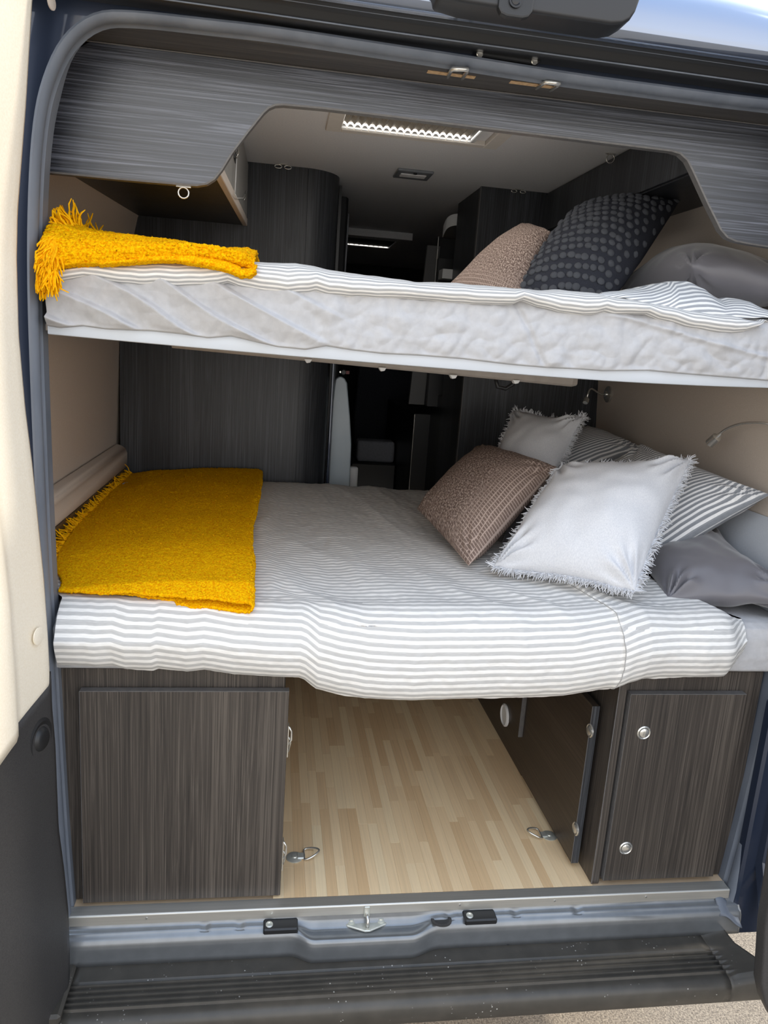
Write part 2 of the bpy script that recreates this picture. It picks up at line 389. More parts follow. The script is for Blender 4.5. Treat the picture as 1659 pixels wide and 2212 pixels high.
# trim: header board across the opening and the shaped valance below it
M_head = wood('dark_oak_header', 'x', S(52, 50, 49), S(72, 69, 67), S(96, 92, 88), rough=0.42, fine=240)
t1 = MB().box(-0.735, 0.84, 0.004, 0.10, 1.742, 1.755).build('trim_1', M_head, None, 0.001, kind='structure')
MB().tube([(-.73, .0985, 1.7405), (.84, .0985, 1.7405)], .0012, 6).build('edge_strip', M_edge, t1)
vp = [at(u, v, y=0.1) for u, v in [(95, 370), (250, 385), (400, 398), (425, 399.5), (446, 396), (462, 386), (478, 366), (500, 330), (535, 284), (568, 243), (580, 232), (594, 226), (612, 225), (700, 233), (850, 251), (1000, 270), (1200, 294), (1450, 325), (1470, 331), (1486, 346), (1498, 370), (1530, 440), (1558, 496), (1572, 512), (1590, 520), (1620, 526), (1659, 532)]]
out = [(-0.862, vp[0].z)] + [(p.x, p.z) for p in vp] + [(0.815, vp[-1].z - 0.003)]
poly = out + [(0.77, 1.70), (0.70, 1.755), (-0.70, 1.755), (-0.76, 1.715), (-0.80, 1.67)]
t2 = MB().prism(poly, 0.100, 0.116, 'y').build('trim_2', M_woodh, None, kind='structure')
eb = MB()
for (a, b) in zip(out, out[1:]):
    pass
path = []
for i, p in enumerate(out):
    q0 = out[max(i - 1, 0)]; q1 = out[min(i + 1, len(out) - 1)]
    d = Vector((q1[0] - q0[0], 0, q1[1] - q0[1])).normalized()
    path.append(((p[0], 0.108, p[1]), Vector((d.z, 0, -d.x)), Vector((0, 1, 0))))
eb.sweep(path, [(-0.001, -0.0095), (0.0022, -0.0085), (0.0022, 0.0085), (-0.001, 0.0095)], closed=True).build('edge_strip', M_edge, t2)
box('trim_3', (-0.74, 0.70, 0.116, 0.16, 1.76, 1.81), M_dark, kind='structure')

# skylight: recessed surround, pleated blind, daylight slit
w1 = MB()
fx0, fx1, fy0, fy1 = -0.213, 0.192, 0.26, 0.735
for b_ in ((-0.255, fx0, 0.22, 0.765), (fx1, 0.232, 0.22, 0.765), (fx0, fx1, fy1, 0.765), (fx0, fx1, 0.22, fy0)):
    w1.box(*b_, 1.804, 1.842)
win = w1.build('window_1', noisy('skylight_frame', S(222, 216, 208), S(228, 222, 214), 60, 0.5, 0), kind='structure', bevel=0.002)
bl = MB(); nP = 18; bx1 = 0.145
for i in range(nP):
    x0 = lerp(fx0 + .004, bx1, i / nP); x1 = lerp(fx0 + .004, bx1, (i + 1) / nP); xm = (x0 + x1) / 2
    bl.add([(x0, fy0, 1.828), (xm, fy0, 1.817), (x1, fy0, 1.828), (x0, 0.722, 1.828), (xm, 0.722, 1.817), (x1, 0.722, 1.828)], [(0, 1, 4, 3), (1, 2, 5, 4)])
bl.build('blind', M_blind, win, solid=0.0008)
tm = MB()
for i in range(nP + 1):
    xc = lerp(fx0 + .004, bx1, i / nP)
    pts = [(xc + 0.0085 * math.cos(a), 1.806 + 0.011 * math.sin(a)) for a in [math.pi * k / 6 for k in range(7)]]
    tm.prism(pts, 0.724, 0.729, 'y')
tm.build('blind_clip', M_whitep, win, label='row of scalloped clips', kind='stuff')
box('daylight_slit', (fx0 + .002, bx1, 0.7295, 0.7325, 1.812, 1.824), M_wind, win)
box('blind_rail', (bx1, bx1 + 0.014, fy0, 0.73, 1.806, 1.822), M_whitep, win, 0.002)
box('screen_cassette', (bx1 + 0.016, fx1 - .001, fy0, 0.732, 1.815, 1.824), M_ceil, win, 0.002)

sk = bpy.data.lights.new('skylight_fill', 'AREA'); sk.shape = 'RECTANGLE'; sk.size = .36; sk.size_y = .44; sk.energy = 1.3; sk.color = (1, .97, .92)  # added fill lamp below the closed blind, brightens ceiling and upper pillows
sko = bpy.data.objects.new('skylight_fill', sk); sc.collection.objects.link(sko); sko.location = (-.03, .5, 1.812)
w2 = MB()
w2.box(-0.30, 0.30, 2.50, 2.60, 1.775, 1.81); w2.box(-0.30, 0.30, 3.02, 3.10, 1.79, 1.81)
w2.box(-0.30, -0.26, 2.6, 3.02, 1.79, 1.81); w2.box(0.25, 0.30, 2.6, 3.02, 1.79, 1.81)
win2 = w2.build('window_2', M_ceil, kind='structure', bevel=0.002)
cl = MB()
for i in range(16):
    x = -0.20 + i * 0.028
    cl.add([(x, 3.012, 1.792), (x + 0.026, 3.012, 1.792), (x + 0.013, 3.012, 1.806), (x, 3.016, 1.792), (x + 0.026, 3.016, 1.792), (x + 0.013, 3.016, 1.806)], [(0, 1, 2), (3, 5, 4), (0, 3, 4, 1), (1, 4, 5, 2), (2, 5, 3, 0)])
cl.build('daylight_slit', M_wind, win2, label='row of small bright gaps', kind='stuff')
box('blind', (-0.26, 0.25, 2.6, 3.01, 1.797, 1.803), M_dark, win2)

# ================================================================== van body
van = thing('van_body', 'dark navy van rear with rubber sealed door opening, sill and black bumper step', 'van', (0, 0, -0.62))
OP = [(-.757, -.035), (-.768, .2), (-.777, .5), (-.785, .8), (-.789, 1.1), (-.789, 1.3), (-.783, 1.45), (-.772, 1.56), (-.755, 1.63), (-.725, 1.69), (-.68, 1.728), (-.62, 1.7385), (-.5, 1.7415), (-.384, 1.743), (-.22, 1.740), (-.046, 1.7365), (.15, 1.7315), (.317, 1.7305), (.45, 1.730), (.565, 1.731), (.66, 1.730), (.72, 1.71), (.76, 1.66), (.785, 1.57), (.80, 1.4), (.812, 1.1), (.812, .8), (.808, .5), (.800, .3), (.790, .12), (.778, -.04)]
def smooth_path(P, n=4):
    R = []
    for i in range(len(P) - 1):
        p0 = P[max(i - 1, 0)]; p1 = P[i]; p2 = P[i + 1]; p3 = P[min(i + 2, len(P) - 1)]
        for k in range(n):
            t = k / n
            R.append(tuple(0.5 * ((2 * p1[j]) + (-p0[j] + p2[j]) * t + (2 * p0[j] - 5 * p1[j] + 4 * p2[j] - p3[j]) * t * t + (-p0[j] + 3 * p1[j] - 3 * p2[j] + p3[j]) * t ** 3) for j in range(len(p1))))
    R.append(tuple(P[-1])); return R
OPS = smooth_path(OP, 4)
def frame_path(P):
    r = []
    for i, p in enumerate(P):
        a = P[max(i - 1, 0)]; b = P[min(i + 1, len(P) - 1)]
        d = Vector((b[0] - a[0], 0, b[1] - a[1])).normalized()
        r.append(((p[0], 0, p[1]), Vector((-d.z, 0, d.x)), Vector((0, -1, 0))))
    return r
FP = frame_path(OPS)
def side_k(o): return 1 - sst(1.60, 1.72, o[2])
sm_ = MB(); sect_ = [(0.0, -.034), (0.0, -.002), (.003, .001), (.005, .004), (.005, .009), (.002, .012), (.0, .017), (.0, .028), (.004, .036), (.009, .039), (.014, .035), (.016, .026), (.016, -.034)]
for o_, a_, b_ in FP:
    kk = side_k(o_)
    for p_, q_ in sect_: sm_.v.append(Vector(o_) + a_ * p_ + b_ * (max(q_, lerp(-.003, -.034, kk)) + .000))
for i in range(len(FP) - 1):
    for j in range(13):
        k = (j + 1) % 13; sm_.f.append((i * 13 + j, i * 13 + k, (i + 1) * 13 + k, (i + 1) * 13 + j))
sm_.build('door_seal', M_rub, van, smooth='auto')
MB().sweep(FP, [(.014, -.004), (.014, .012), (.09, .012), (.15, .004), (.15, -.004)], closed=True).build('door_frame', M_navy, van, smooth='auto')
for i in list(range(3, len(FP) - 1, 6)):
    o, a, b = FP[i]; MB().lathe(Vector(o) + a * 0.0055 + b * 0.0065, -a, [(0.0022, -.001), (0.0022, 0.0004)], 8).build('seal_pinhole', M_black, van)

ZS = [(-.95, -.006), (-.5, -.007), (-.2, -.010), (.05, -.011), (.5, -.014), (.95, -.018)]
ZSS = smooth_path(ZS, 6)
def zs(x): return interp(ZSS, x)
def extrude_x(prof, x0, x1, n=40, drop=None, closed=False):
    m = MB(); base = 0
    for i in range(n + 1):
        x = lerp(x0, x1, i / n)
        for (y, z) in prof: m.v.append(Vector((x, y, z + zs(x) - (drop(x, y, z) if drop else 0))))
    k = len(prof)
    for i in range(n):
        for j in range(k if closed else k - 1):
            q = (j + 1) % k
            m.f.append((i * k + j, i * k + q, (i + 1) * k + q, (i + 1) * k + j))
    return m
extrude_x([(-.008, 1.83), (-.008, 1.772), (-.05, 1.768), (-.062, 1.769), (-.070, 1.774), (-.074, 1.782), (-.080, 1.786), (-.088, 1.787), (-.094, 1.791), (-.099, 1.797), (-.103, 1.799), (-.105, 1.803), (-.095, 1.83)], -.93, .93, closed=True).build('roof_gutter_seal', M_black, van, smooth='auto')
for nm_, yy_, zz_, rr_ in (('drip_line', -.0655, 1.7700, .0014), ('drip_line', -.0855, 1.7872, .0012), ('chrome_line', -.1055, 1.8005, .0022)):
    MB().tube([(lerp(-.93, .93, i / 40), yy_, zz_ + zs(lerp(-.93, .93, i / 40))) for i in range(41)], rr_, 6).build(nm_, M_alu if nm_[0] == 'c' else M_rub, van, smooth=True)
def drp(x, y, z): return 0.058 * sst(0.35, 0.95, abs(x)) * sst(1.80, 1.86, z)
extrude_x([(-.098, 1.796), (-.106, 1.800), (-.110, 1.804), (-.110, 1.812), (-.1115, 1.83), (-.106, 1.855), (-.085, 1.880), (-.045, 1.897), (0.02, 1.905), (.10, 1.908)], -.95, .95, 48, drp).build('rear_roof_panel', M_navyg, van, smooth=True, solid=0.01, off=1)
# rear camera and brake light pod
hp = [at(u, v, y=-0.150) for u, v in [(930, -40), (945, 2), (1000, 15), (1100, 30), (1200, 45), (1310, 61), (1335, 60), (1352, 51), (1363, 34), (1371, 12), (1377, -10), (1380, -40)]]
pod = MB().prism([(p.x, p.z) for p in hp], -0.168, -0.10, 'y').build('camera_housing', base_mat('pod_black', S(36, 37, 40), 0.38)[0], van, 0.006, seg=3, smooth='auto')
c0 = at(1112, 4, y=-0.170)
MB().prism([(c0.x + a * .001, c0.z + b * .001) for a, b in ((-27, 12), (-27, -12), (-22, -20), (-12, -23), (14, -23), (24, -20), (30, -12), (32, 12))], -0.174, -0.160, 'y').build('camera_pod', M_black, pod, 0.003, seg=2)
MB().lathe((c0.x, -0.174, c0.z), (0, -1, 0), [(.011, 0), (.011, .003), (.008, .003), (.006, .001), (.003, .002)], 20).build('camera_lens', M_lens, pod, smooth='auto')

# screwed bracket on the header and the two catch loops
br_ = [at(u, v, y=-.026) for u, v in [(1030, 99), (1170, 121), (1168, 134), (1160, 142), (1030, 121)]]
bk = MB().prism([(p.x, p.z) for p in br_], -.030, -.008, 'y').build('header_bracket', M_black, van, 0.002)
for u, v in ((1036, 117), (1154, 133)):
    p = at(u, v, y=-.03); MB().lathe((p.x, -.030, p.z), (0, -1, 0), [(.0062, 0), (.0062, .002), (.005, .0032), (.002, .0025)], 12).build('screw', M_chrome, bk, smooth='auto')
for k, (a, b, c, d) in enumerate([((967, 171), (976, 149), (1012, 150), (998, 174)), ((1158, 195), (1178, 177), (1210, 181), (1188, 200))]):
    za = 1.741
    p1 = at(*a, z=za); p2 = at(*b, z=1.728); p3 = at(*c, z=1.728); p4 = at(*d, z=za)
    p1.z = p4.z = 1.745
    q = [p1, p1.lerp(p2, .8), p2.lerp(p3, .08), p2.lerp(p3, .5), p2.lerp(p3, .92), p4.lerp(p3, .8), p4]
    MB().tube(q, 0.0038, 8).build('catch_loop', M_chrome, van, smooth=True)
for a, b in (((922, 157), (1026, 168)), ((1101, 178), (1194, 189))):
    p = at(*a, z=1.7415); q = at(*b, z=1.7415)
    MB().box(p.x, q.x, min(p.y, q.y) - .007, min(p.y, q.y) + .007, 1.7412, 1.743).build('slot', M_chip, t1, label='raw chipboard slot cut for a catch loop')

# aluminium threshold strip
MB().prism([(-.001, .0005), (-.030, .0005), (-.0325, -.002), (-.0325, -.024), (-.0305, -.024), (-.0305, -.003), (-.001, -.003)], -.768, .778, 'x').build('threshold_strip', M_alu, van, 0.0006)
sc_ = MB()
for x in (-.60, -.12, .10, .56, -.33, .33):
    MB().lathe((x, -.0325, -.0105), (0, -1, 0), [(.003, 0), (.0026, .0012), (.001, .0012)], 8).build('screw', M_chrome, van)

# pressed steel rear sill with the striker dish
def sill_pt(u, v):
    x = lerp(-.765, .80, u)
    dip = sst(-.29, -.235, x) * (1 - sst(-.02, .055, x))      # dished pocket for the striker
    yo = -.052 - .022 * dip
    prof = [(-.028, -.012), (-.0315, -.026), (-.034, -.030 - .006 * dip), (-.045, -.033 - .016 * dip), (yo + .004, -.037 - .010 * dip), (yo - .003, -.042 - .006 * dip), (yo - .007, -.050 - .003 * dip), (yo - .009, -.062), (yo - .010, -.10)]
    k = v * (len(prof) - 1); i = min(int(k), len(prof) - 2); t = k - i
    y = lerp(prof[i][0], prof[i + 1][0], t); z = lerp(prof[i][1], prof[i + 1][1], t)
    for c in (-.475, -.40, .075, .235, .385):                   # pressed ribs
        if abs(x - c) < .011 and 0.12 < v < 0.5: z -= .0035 * (1 - (abs(x - c) / .011) ** 2)
    return (x, y, z)
MB().grid(260, 24, sill_pt).build('rear_sill', M_sill, van, smooth=True, solid=0.002)
for (u, v) in ((608, 1993), (1032, 1966)):
    p = at(u, v, z=-.034)
    bb = MB().box(p.x - .040, p.x + .036, -.064, -.030, -.041, -.026).build('sill_guide', M_black, van, 0.003)
    MB().lathe((p.x - .027, -.050, -.026), (0, -.2, 1), [(.008, 0), (.008, .002), (.005, .003), (.0035, .001)], 14).build('screw', M_zinc, bb, smooth='auto')
# striker
p0 = at(790, 2000, z=-.054); sx_, sy_ = p0.x, p0.y
st = MB().prism([(sx_ - .048, sy_ + .012), (sx_ - .05, sy_ + .0), (sx_ - .044, sy_ - .010), (sx_ - .006, sy_ - .028), (sx_ + .006, sy_ - .028), (sx_ + .044, sy_ - .010), (sx_ + .05, sy_), (sx_ + .048, sy_ + .012), (sx_ + .036, sy_ + .018), (sx_ + .016, sy_ + .010), (sx_ - .016, sy_ + .010), (sx_ - .036, sy_ + .018)], -.047, -.042, 'z').build('lock_striker', M_zinc, van, 0.0015)
for s in (-1, 1):
    MB().lathe((sx_ + s * .034, sy_ + .003, -.042), (0, 0, 1), [(.011, 0), (.011, .002), (.007, .003), (.006, .007), (.002, .007)], 12).build('bolt', M_zinc, st, smooth='auto')
MB().tube([(sx_, sy_ + .018, -.045), (sx_, sy_ + .018, -.023), (sx_, sy_ + .002, -.021), (sx_ + .001, sy_ - .018, -.023), (sx_ + .001, sy_ - .018, -.045)], .0042, 8).build('striker_loop', M_chrome, st, smooth=True)
MB().box(sx_ - .0065, sx_ + .0075, -.0355, -.0325, -.030, -.003).box(sx_ - .010, sx_ + .008, sy_ + .008, sy_ + .026, -.045, -.018).build('striker_tongue', M_zinc, st, 0.002)
MB().lathe((.055, -.047, -.036), (0, 0.1, 1), [(.024, -.001), (.024, .0015), (.018, .002), (.016, .0005)], 20).build('drain_plug', M_plast, van, smooth='auto')

# bumper: screwed strip, dusty tread, five ribs, rounded edge, skirt
def bump_prof():
    P = [(-.040, -.085), (-.044, -.090), (-.046, -.0955), (-.0585, -.0975), (-.060, -.1000), (-.100, -.1010), (-.104, -.1045)]
    y = -.104
    for k in range(5):
        P += [(y - .002, -.1055), (y - .0045, -.1000), (y - .0075, -.1000), (y - .0095, -.1055), (y - .0140, -.1058)]
        y -= .0140
    P += [(y - .006, -.1060), (y - .014, -.1085), (y - .020, -.1140), (y - .023, -.1220), (y - .024, -.135), (y - .020, -.158), (y - .004, -.176), (y + .03, -.185), (y + .12, -.19)]
    return P
BP = bump_prof()
def bz(x): return -.004 * sst(-.3, -.75, x) if False else 0
bm_ = MB(); nb = 80
for i in range(nb + 1):
    x = lerp(-.740, .70, i / nb)
    dip = sst(-.31, -.255, x) * (1 - sst(0.0, .07, x))
    for j, (y, z) in enumerate(BP):
        yy = y - (0.012 * dip if j < 3 else (0.004 * dip if j < 5 else 0))
        bm_.v.append(Vector((x, yy, z)))
k = len(BP)
for i in range(nb):
    for j in range(k - 1): bm_.f.append((i * k + j, i * k + j + 1, (i + 1) * k + j + 1, (i + 1) * k + j))
bump = bm_.build('bumper_step', M_trim, van, smooth='auto', solid=0.003)
# right end cap of the step where the ribs run out
def cap_pt(u, v):
    k = v * (len(BP) - 1); i = min(int(k), len(BP) - 2); t = k - i
    y = lerp(BP[i][0], BP[i + 1][0], t); z = lerp(BP[i][1], BP[i + 1][1], t)
    flat = -.1010 if -.205 < y < -.06 and z > -.107 else z
    z = lerp(z, flat + .012 * u, sst(0, .25, u)) if z > -.12 else z
    return (.70 + u * (.055 + .06 * v), y + .0 * u, z)
MB().grid(14, 90, cap_pt).build('bumper_end', M_trim, bump, smooth=True, solid=0.003)
for u, v in ((167, 2075), (632, 2052), (1092, 2024), (1547, 1998)):
    p = at(u, v, z=-.0965)
    MB().lathe((p.x, -.052, -.0975), (0, -.15, 1), [(.0105, 0), (.0105, .002), (.0085, .0032), (.0055, .0032), (.0045, .001), (.0015, .0015)], 16).build('screw', M_black, bump, smooth='auto')
# rubber foot where the seal meets the sill, right and the corner behind it
MB().grid(8, 6, lambda u, v: (.742 + .05 * u, -.030 - .050 * v * (0.6 + .4 * u), -.020 - .030 * v - .012 * u + .006 * math.sin(5 * u))).build('seal_foot', M_rub, van, smooth=True, solid=0.004)
MB().prism([(-.10, -.06), (-.03, .10), (-.03, 1.6), (-.055, 1.6), (-.07, .1), (-.12, -.02)], .822, .85, 'x').build('rear_pillar', M_navy, van, 0.004)
MB().box(.790, .95, -.045, -.012, -.12, .5).build('rear_corner', M_navy, van, 0.006)
MB().box(-.95, -.739, -.19, -.035, -.185, -.092).build('bumper_end', M_trim, bump, 0.006)

# ------------------------------------------------------------------ rear doors, swung open
DE = sorted([(q.z, q.x) for q in (at(u_, v_, y=-.095) for u_, v_ in [(88, -90), (76, 0), (62, 230), (44, 460), (42, 560), (46, 720), (60, 880), (75, 1000), (92, 1170), (100, 1250), (108, 1370), (112, 1450), (114, 1520), (121, 1600), (128, 1780), (140, 1870), (149, 1960), (152, 2060), (151, 2150), (146, 2190), (128, 2230), (110, 2280)])])
def dx(z): return interp(DE, z)
dang = math.radians(14)
dd = Vector((-math.sin(dang), -math.cos(dang), 0))
def door_skin(x, z, w, out_=0.0):
    return Vector((x - .036, -.095, z)) + dd * w + Vector((math.cos(dang), -math.sin(dang), 0)) * out_
def on_door(u, v, out_):
    """where the sight line of a pixel meets the door face"""
    nrm = Vector((math.cos(dang), -math.sin(dang), 0)); d = ray(u, v)
    z = 0.5; p = None
    for _ in range(6):
        o = door_skin(dx(z), z, 0, out_); t = (o - CAM).dot(nrm) / d.dot(nrm); p = CAM + d * t; z = p.z
    return p, nrm
def edge_w(px_):
    r_ = []
    for u_, v_ in px_:
        p_, _n = on_door(u_, v_, .034); r_.append(((p_ - door_skin(dx(p_.z), p_.z, 0, .034)).dot(dd), p_.z))
    return [(0, r_[0][1])] + sorted(r_)
CUT = edge_w([(109, 1462), (106, 1482), (98, 1494), (50, 1552), (0, 1617), (-60, 1700), (-200, 1890)])
# the structural panel of the left door
def dpt(u, v):
    z = lerp(-.42, 1.88, v); return door_skin(dx(z) - .004, z, u * .78, 0)
door = MB().grid(6, 60, dpt).build('door_1', M_navy, None, smooth='auto', solid=0.045, off=0, kind='structure')
# cream upper card with its slanted lower end
def card(u, v):
    zb = interp(CUT, u * .76)
    z = lerp(zb, 1.87, v); w = u * .76
    o = .030 + .006 * sst(.0, .012, w) + (.012 * sst(.115, .135, w) if z < 1.9 else 0)
    return door_skin(dx(z), z, w + .002, o)
MB().grid(60, 60, card).build('door_card', M_cream, door, smooth='auto', solid=0.006)
def lowc(u, v):
    zt = interp(CUT, u * .76) + .014
    r = interp([(0, .06), (.06, .01), (.12, 0), (1, 0)], v)
    z = lerp(-.40, zt, v); w = u * .76
    return door_skin(dx(z), z, r + w + .002, .033 + .004 * sst(0, .014, w))
MB().grid(50, 50, lowc).build('lower_card', M_plast, door, smooth='auto', solid=0.006)
def stud(name, u, v, o, prof, m, n=18):
    p, nn = on_door(u, v, o); return MB().lathe(p, nn, prof, n).build(name, m, door, smooth='auto')
stud('plug', 82, 1374, .047, [(.016, 0), (.016, .002), (.012, .003)], M_cream)
stud('plug', 110, 4, .040, [(.012, 0), (.012, .002), (.009, .003)], M_beige)
stud('door_stop', 83, 1596, .037, [(.040, 0), (.040, .004), (.034, .007), (.024, .004), (.020, .010), (.016, .013), (.004, .013)], M_black, 28)
for u, v in ((46, 1577), (104, 1674), (116, 1857), (129, 2074)):
    stud('plug', u, v, .037, [(.0125, 0), (.012, .003), (.006, .004)], M_plast)

# right door: hinge side seen past the seal, inner pressing and lower corner
dr = MB()
n2v = Vector((math.sin(.2), -math.cos(.2), 0))
def rd(u, v):
    z = lerp(-.22, 1.88, v); w = u * .75
    o = .010 * math.sin(z * 9) * sst(.02, .06, w)
    return Vector((.885 + .0 * u, -.09, z)) + n2v * w + Vector((-o, 0, 0))
door2 = MB().grid(24, 60, rd).build('door_2', M_navy, None, smooth='auto', solid=0.04, off=0, kind='structure')
MB().tube([(.845, -.115, .50), (.846, -.12, .47), (.850, -.125, .42), (.855, -.13, .36), (.850, -.13, .30)], [.004, .016, .022, .018, .006], 14).build('hinge_cover', M_navy, door2, smooth=True)
MB().tube([(.862, -.14, .33), (.860, -.15, .2), (.855, -.16, .10), (.84, -.15, .02)], .006, 8).build('inner_rib', M_black, door2, smooth=True)
box('check_strap', (.838, .848, -.125, -.10, .20, .33), noisy('galvanised', S(150, 146, 136), S(166, 160, 150), 40, .5, .1, metal=.6), door2, 0.003)
lc = [at(u, v, y=-.34) for u, v in [(1640, 1990), (1636, 2060), (1632, 2110), (1640, 2150), (1659, 2190), (1700, 2200), (1700, 1700), (1670, 1790)]]
MB().prism([(p.x, p.z) for p in lc], -.36, -.33, 'y').build('lower_corner', M_plast, door2, 0.006, seg=3, smooth='auto')
#==PART2==
# ================================================================== interior furniture
# tall wardrobe with a rounded corner, left of the aisle
wd_l = thing('wardrobe', 'tall charcoal wood wardrobe with rounded corner, left of the aisle behind both beds', 'wardrobe', (-0.55, 1.4, 0))
arc = [(-.290 + .125 * math.sin(a), 1.395 - .125 * math.cos(a)) for a in [math.pi / 2 * k / 10 for k in range(11)]]
MB().prism([(-.9, 1.27), (-.562, 1.27), (-.282, 1.27)] + [(-.282, 1.275), (-.279, 1.275)] + [(-.279, 1.27)] + arc[1:] + [(-.160, 1.70), (-.9, 1.70)], 0.0, 1.81, 'z').build('carcass', M_woodb, wd_l, smooth='auto')
MB().prism([(-.160, 1.45), (-.150, 1.45), (-.150, 1.56), (-.160, 1.56)], 0.0, 1.80, 'z').build('door_edge', M_black, wd_l)
MB().prism([(-.160, 1.60), (-.118, 1.60), (-.110, 1.62), (-.110, 2.2), (-.160, 2.2)], 0.0, 1.79, 'z').build('side_post', M_dark, wd_l, 0.003)
# aluminium jamb profiles of the sliding washroom door
jl = thing('door_track', 'slim dark vertical door track beside the wardrobe', 'track', (-.15, 1.42, 0))
box('rail', (-.160, -.152, 1.330, 1.345, 0.0, 1.20), M_navy, jl, .002)
box('rail', (-.158, -.146, 1.36, 1.372, 0.0, 1.20), M_rub, jl, .002)
# white curved panel standing in the doorway
wp = [at(u, v, y=1.42) for u, v in [(700, 1070), (712, 930), (722, 835), (725, 818), (735, 813), (744, 816), (750, 828), (756, 900), (759, 960), (757, 1010), (756, 1070)]]
wpn = MB().prism([(max(p.x, -.157), p.z) for p in wp], 1.42, 1.445, 'y').build('white_panel', noisy('pale_blue_white_panel', S(176, 190, 200), S(186, 198, 206), 10, .3, 0), None, .004, smooth='auto')
tag(wpn, 'narrow pale panel with curved edge in the aisle doorway beside the wardrobe', 'panel')
pin = thing('round_latch', 'small round dark latch above the pale curved panel', 'latch', tuple(at(742, 804, y=1.40)))
p = at(742, 804, y=1.40)
MB().lathe((p.x, 1.41, p.z), (0, -1, 0), [(.012, 0), (.012, .012), (.008, .018)], 14).build('knob', M_black, pin, smooth='auto')
MB().lathe((p.x - .012, 1.40, p.z), (0, -1, 0), [(.0035, 0), (.0035, .004)], 10).build('pin', M_chrome, pin)
box('tab', (p.x + .008, p.x + .022, 1.395, 1.405, p.z - .006, p.z + .006), base_mat('dull_red', S(120, 62, 60), .5)[0], pin)
# glimpse of the aisle: pole
po = MB().tube([at(742, 640, y=1.50), at(753, 462, y=1.50)], .0035, 8).build('handrail_pole', base_mat('grey_pole', S(110, 112, 118), .4)[0], None, smooth=True)
tag(po, 'thin grey vertical pole in the aisle right of the wardrobe', 'pole')

# tall cabinet on the right of the aisle
wr = thing('wardrobe', 'tall charcoal wood cabinet panel to the right of the aisle, behind the pillows', 'wardrobe', (.6, 1.4, 0))
MB().prism([(.326, 1.27), (.90, 1.27), (.90, 1.62), (.326, 1.62)], 0.0, 1.81, 'z').build('carcass', M_woodb, wr, .001)
box('edge_strip', (.3245, .3262, 1.2695, 1.288, 0, 1.81), M_edge, wr)

# overhead lockers
ll = thing('overhead_locker', 'overhead locker on the left wall with grey doors above upper bunk', 'locker', (-.66, .7, 1.6))
def loc_l(y): return lerp(1.552, 1.603, (y - .12) / 1.15)
MB().add([(-.50, .125, 1.552), (-.485, 1.265, 1.603), (-.50, .125, 1.808), (-.485, 1.265, 1.808), (-.845, .125, 1.553), (-.84, 1.265, 1.603), (-.74, .125, 1.808), (-.735, 1.265, 1.808)], []) 
b_ = MB(); b_.add([(-.51, .125, 1.556), (-.495, 1.265, 1.607), (-.51, .125, 1.808), (-.495, 1.265, 1.808), (-.848, .125, 1.556), (-.838, 1.265, 1.607), (-.70, .125, 1.808), (-.70, 1.265, 1.808)], [(0, 1, 3, 2), (4, 6, 7, 5), (0, 2, 6, 4), (1, 5, 7, 3), (0, 4, 5, 1), (2, 3, 7, 6)])
b_.build('carcass', M_woodb, ll)
M_lock = noisy('grey_locker_laminate', S(150, 148, 144), S(158, 156, 152), 40, .4, .02)
def face(y0, y1, zb, zt, th, nm, m):
    x = lambda y: -.51 + .015 * (y - .125) / 1.14
    f = MB(); v = []
    for y in (y0, y1):
        for z in (zb(y), zt(y)):
            for t_ in (0, th): v.append((x(y) + t_, y, z))
    f.add(v, [(0, 1, 3, 2), (4, 6, 7, 5), (0, 2, 6, 4), (1, 5, 7, 3), (0, 4, 5, 1), (2, 3, 7, 6)])
    return f.build(nm, m, ll, .0015)
bot = lambda y: loc_l(y)
face(.13, .70, lambda y: bot(y) + .028, lambda y: 1.80, .014, 'door', M_lock)
d2 = face(.704, 1.262, lambda y: bot(y) + .028, lambda y: 1.80, .014, 'door', M_lock)
face(.13, 1.262, lambda y: bot(y) + .002, lambda y: bot(y) + .026, .016, 'bottom_rail', M_beige)
for (u, v) in ((508, 330), (525, 425)):
    p = at(u, v, x=-.488)
    bx = MB().box(-.494, -.486, p.y - .03, p.y + .03, p.z - .02, p.z + .03).build('latch', M_black, ll, .002)
    MB().tube([(-.484, p.y - .012, p.z - .012), (-.480, p.y, p.z + .0), (-.484, p.y + .014, p.z + .02)], .002, 6).build('lever', M_chrome, bx, smooth=True)
wl_ = [at(u, v, x=-.482) for u, v in [(511, 343), (509, 380), (507, 418), (512, 428), (518, 428), (525, 428), (534, 411)]]
MB().tube(wl_, .0015, 6).build('wire', M_whitep, ll, smooth=True, label='thin pale cord looped between the latches')

lr = thing('overhead_locker', 'overhead locker on the right wall, dark side facing the aisle above upper pillows', 'locker', (.68, .7, 1.65))
MB().prism([(.567, 1.808), (.567, 1.672), (.787, 1.672), (.73, 1.808)], .125, 1.268, 'y').build('carcass', M_woodb, lr, .001)
box('light_rail', (.560, .566, .13, 1.266, 1.676, 1.80), M_woodb, lr, .001)

# padded ledge and side board low on the left wall
ld = MB().prism([(-.912, .752), (-.884, .752), (-.877, .760), (-.876, .806), (-.881, .822), (-.895, .832), (-.914, .838)], .05, 1.268, 'y').build('padded_ledge', M_beige, None, .003, smooth='auto')
tag(ld, 'beige padded ledge along left wall above the lower bed', 'ledge')
sb = MB().prism([(-.908, .55), (-.882, .55), (-.882, .752), (-.911, .752)], .05, 1.268, 'y').build('side_board', M_woody, None, .001)
tag(sb, 'dark wood side board between left padded ledge and lower mattress', 'board')
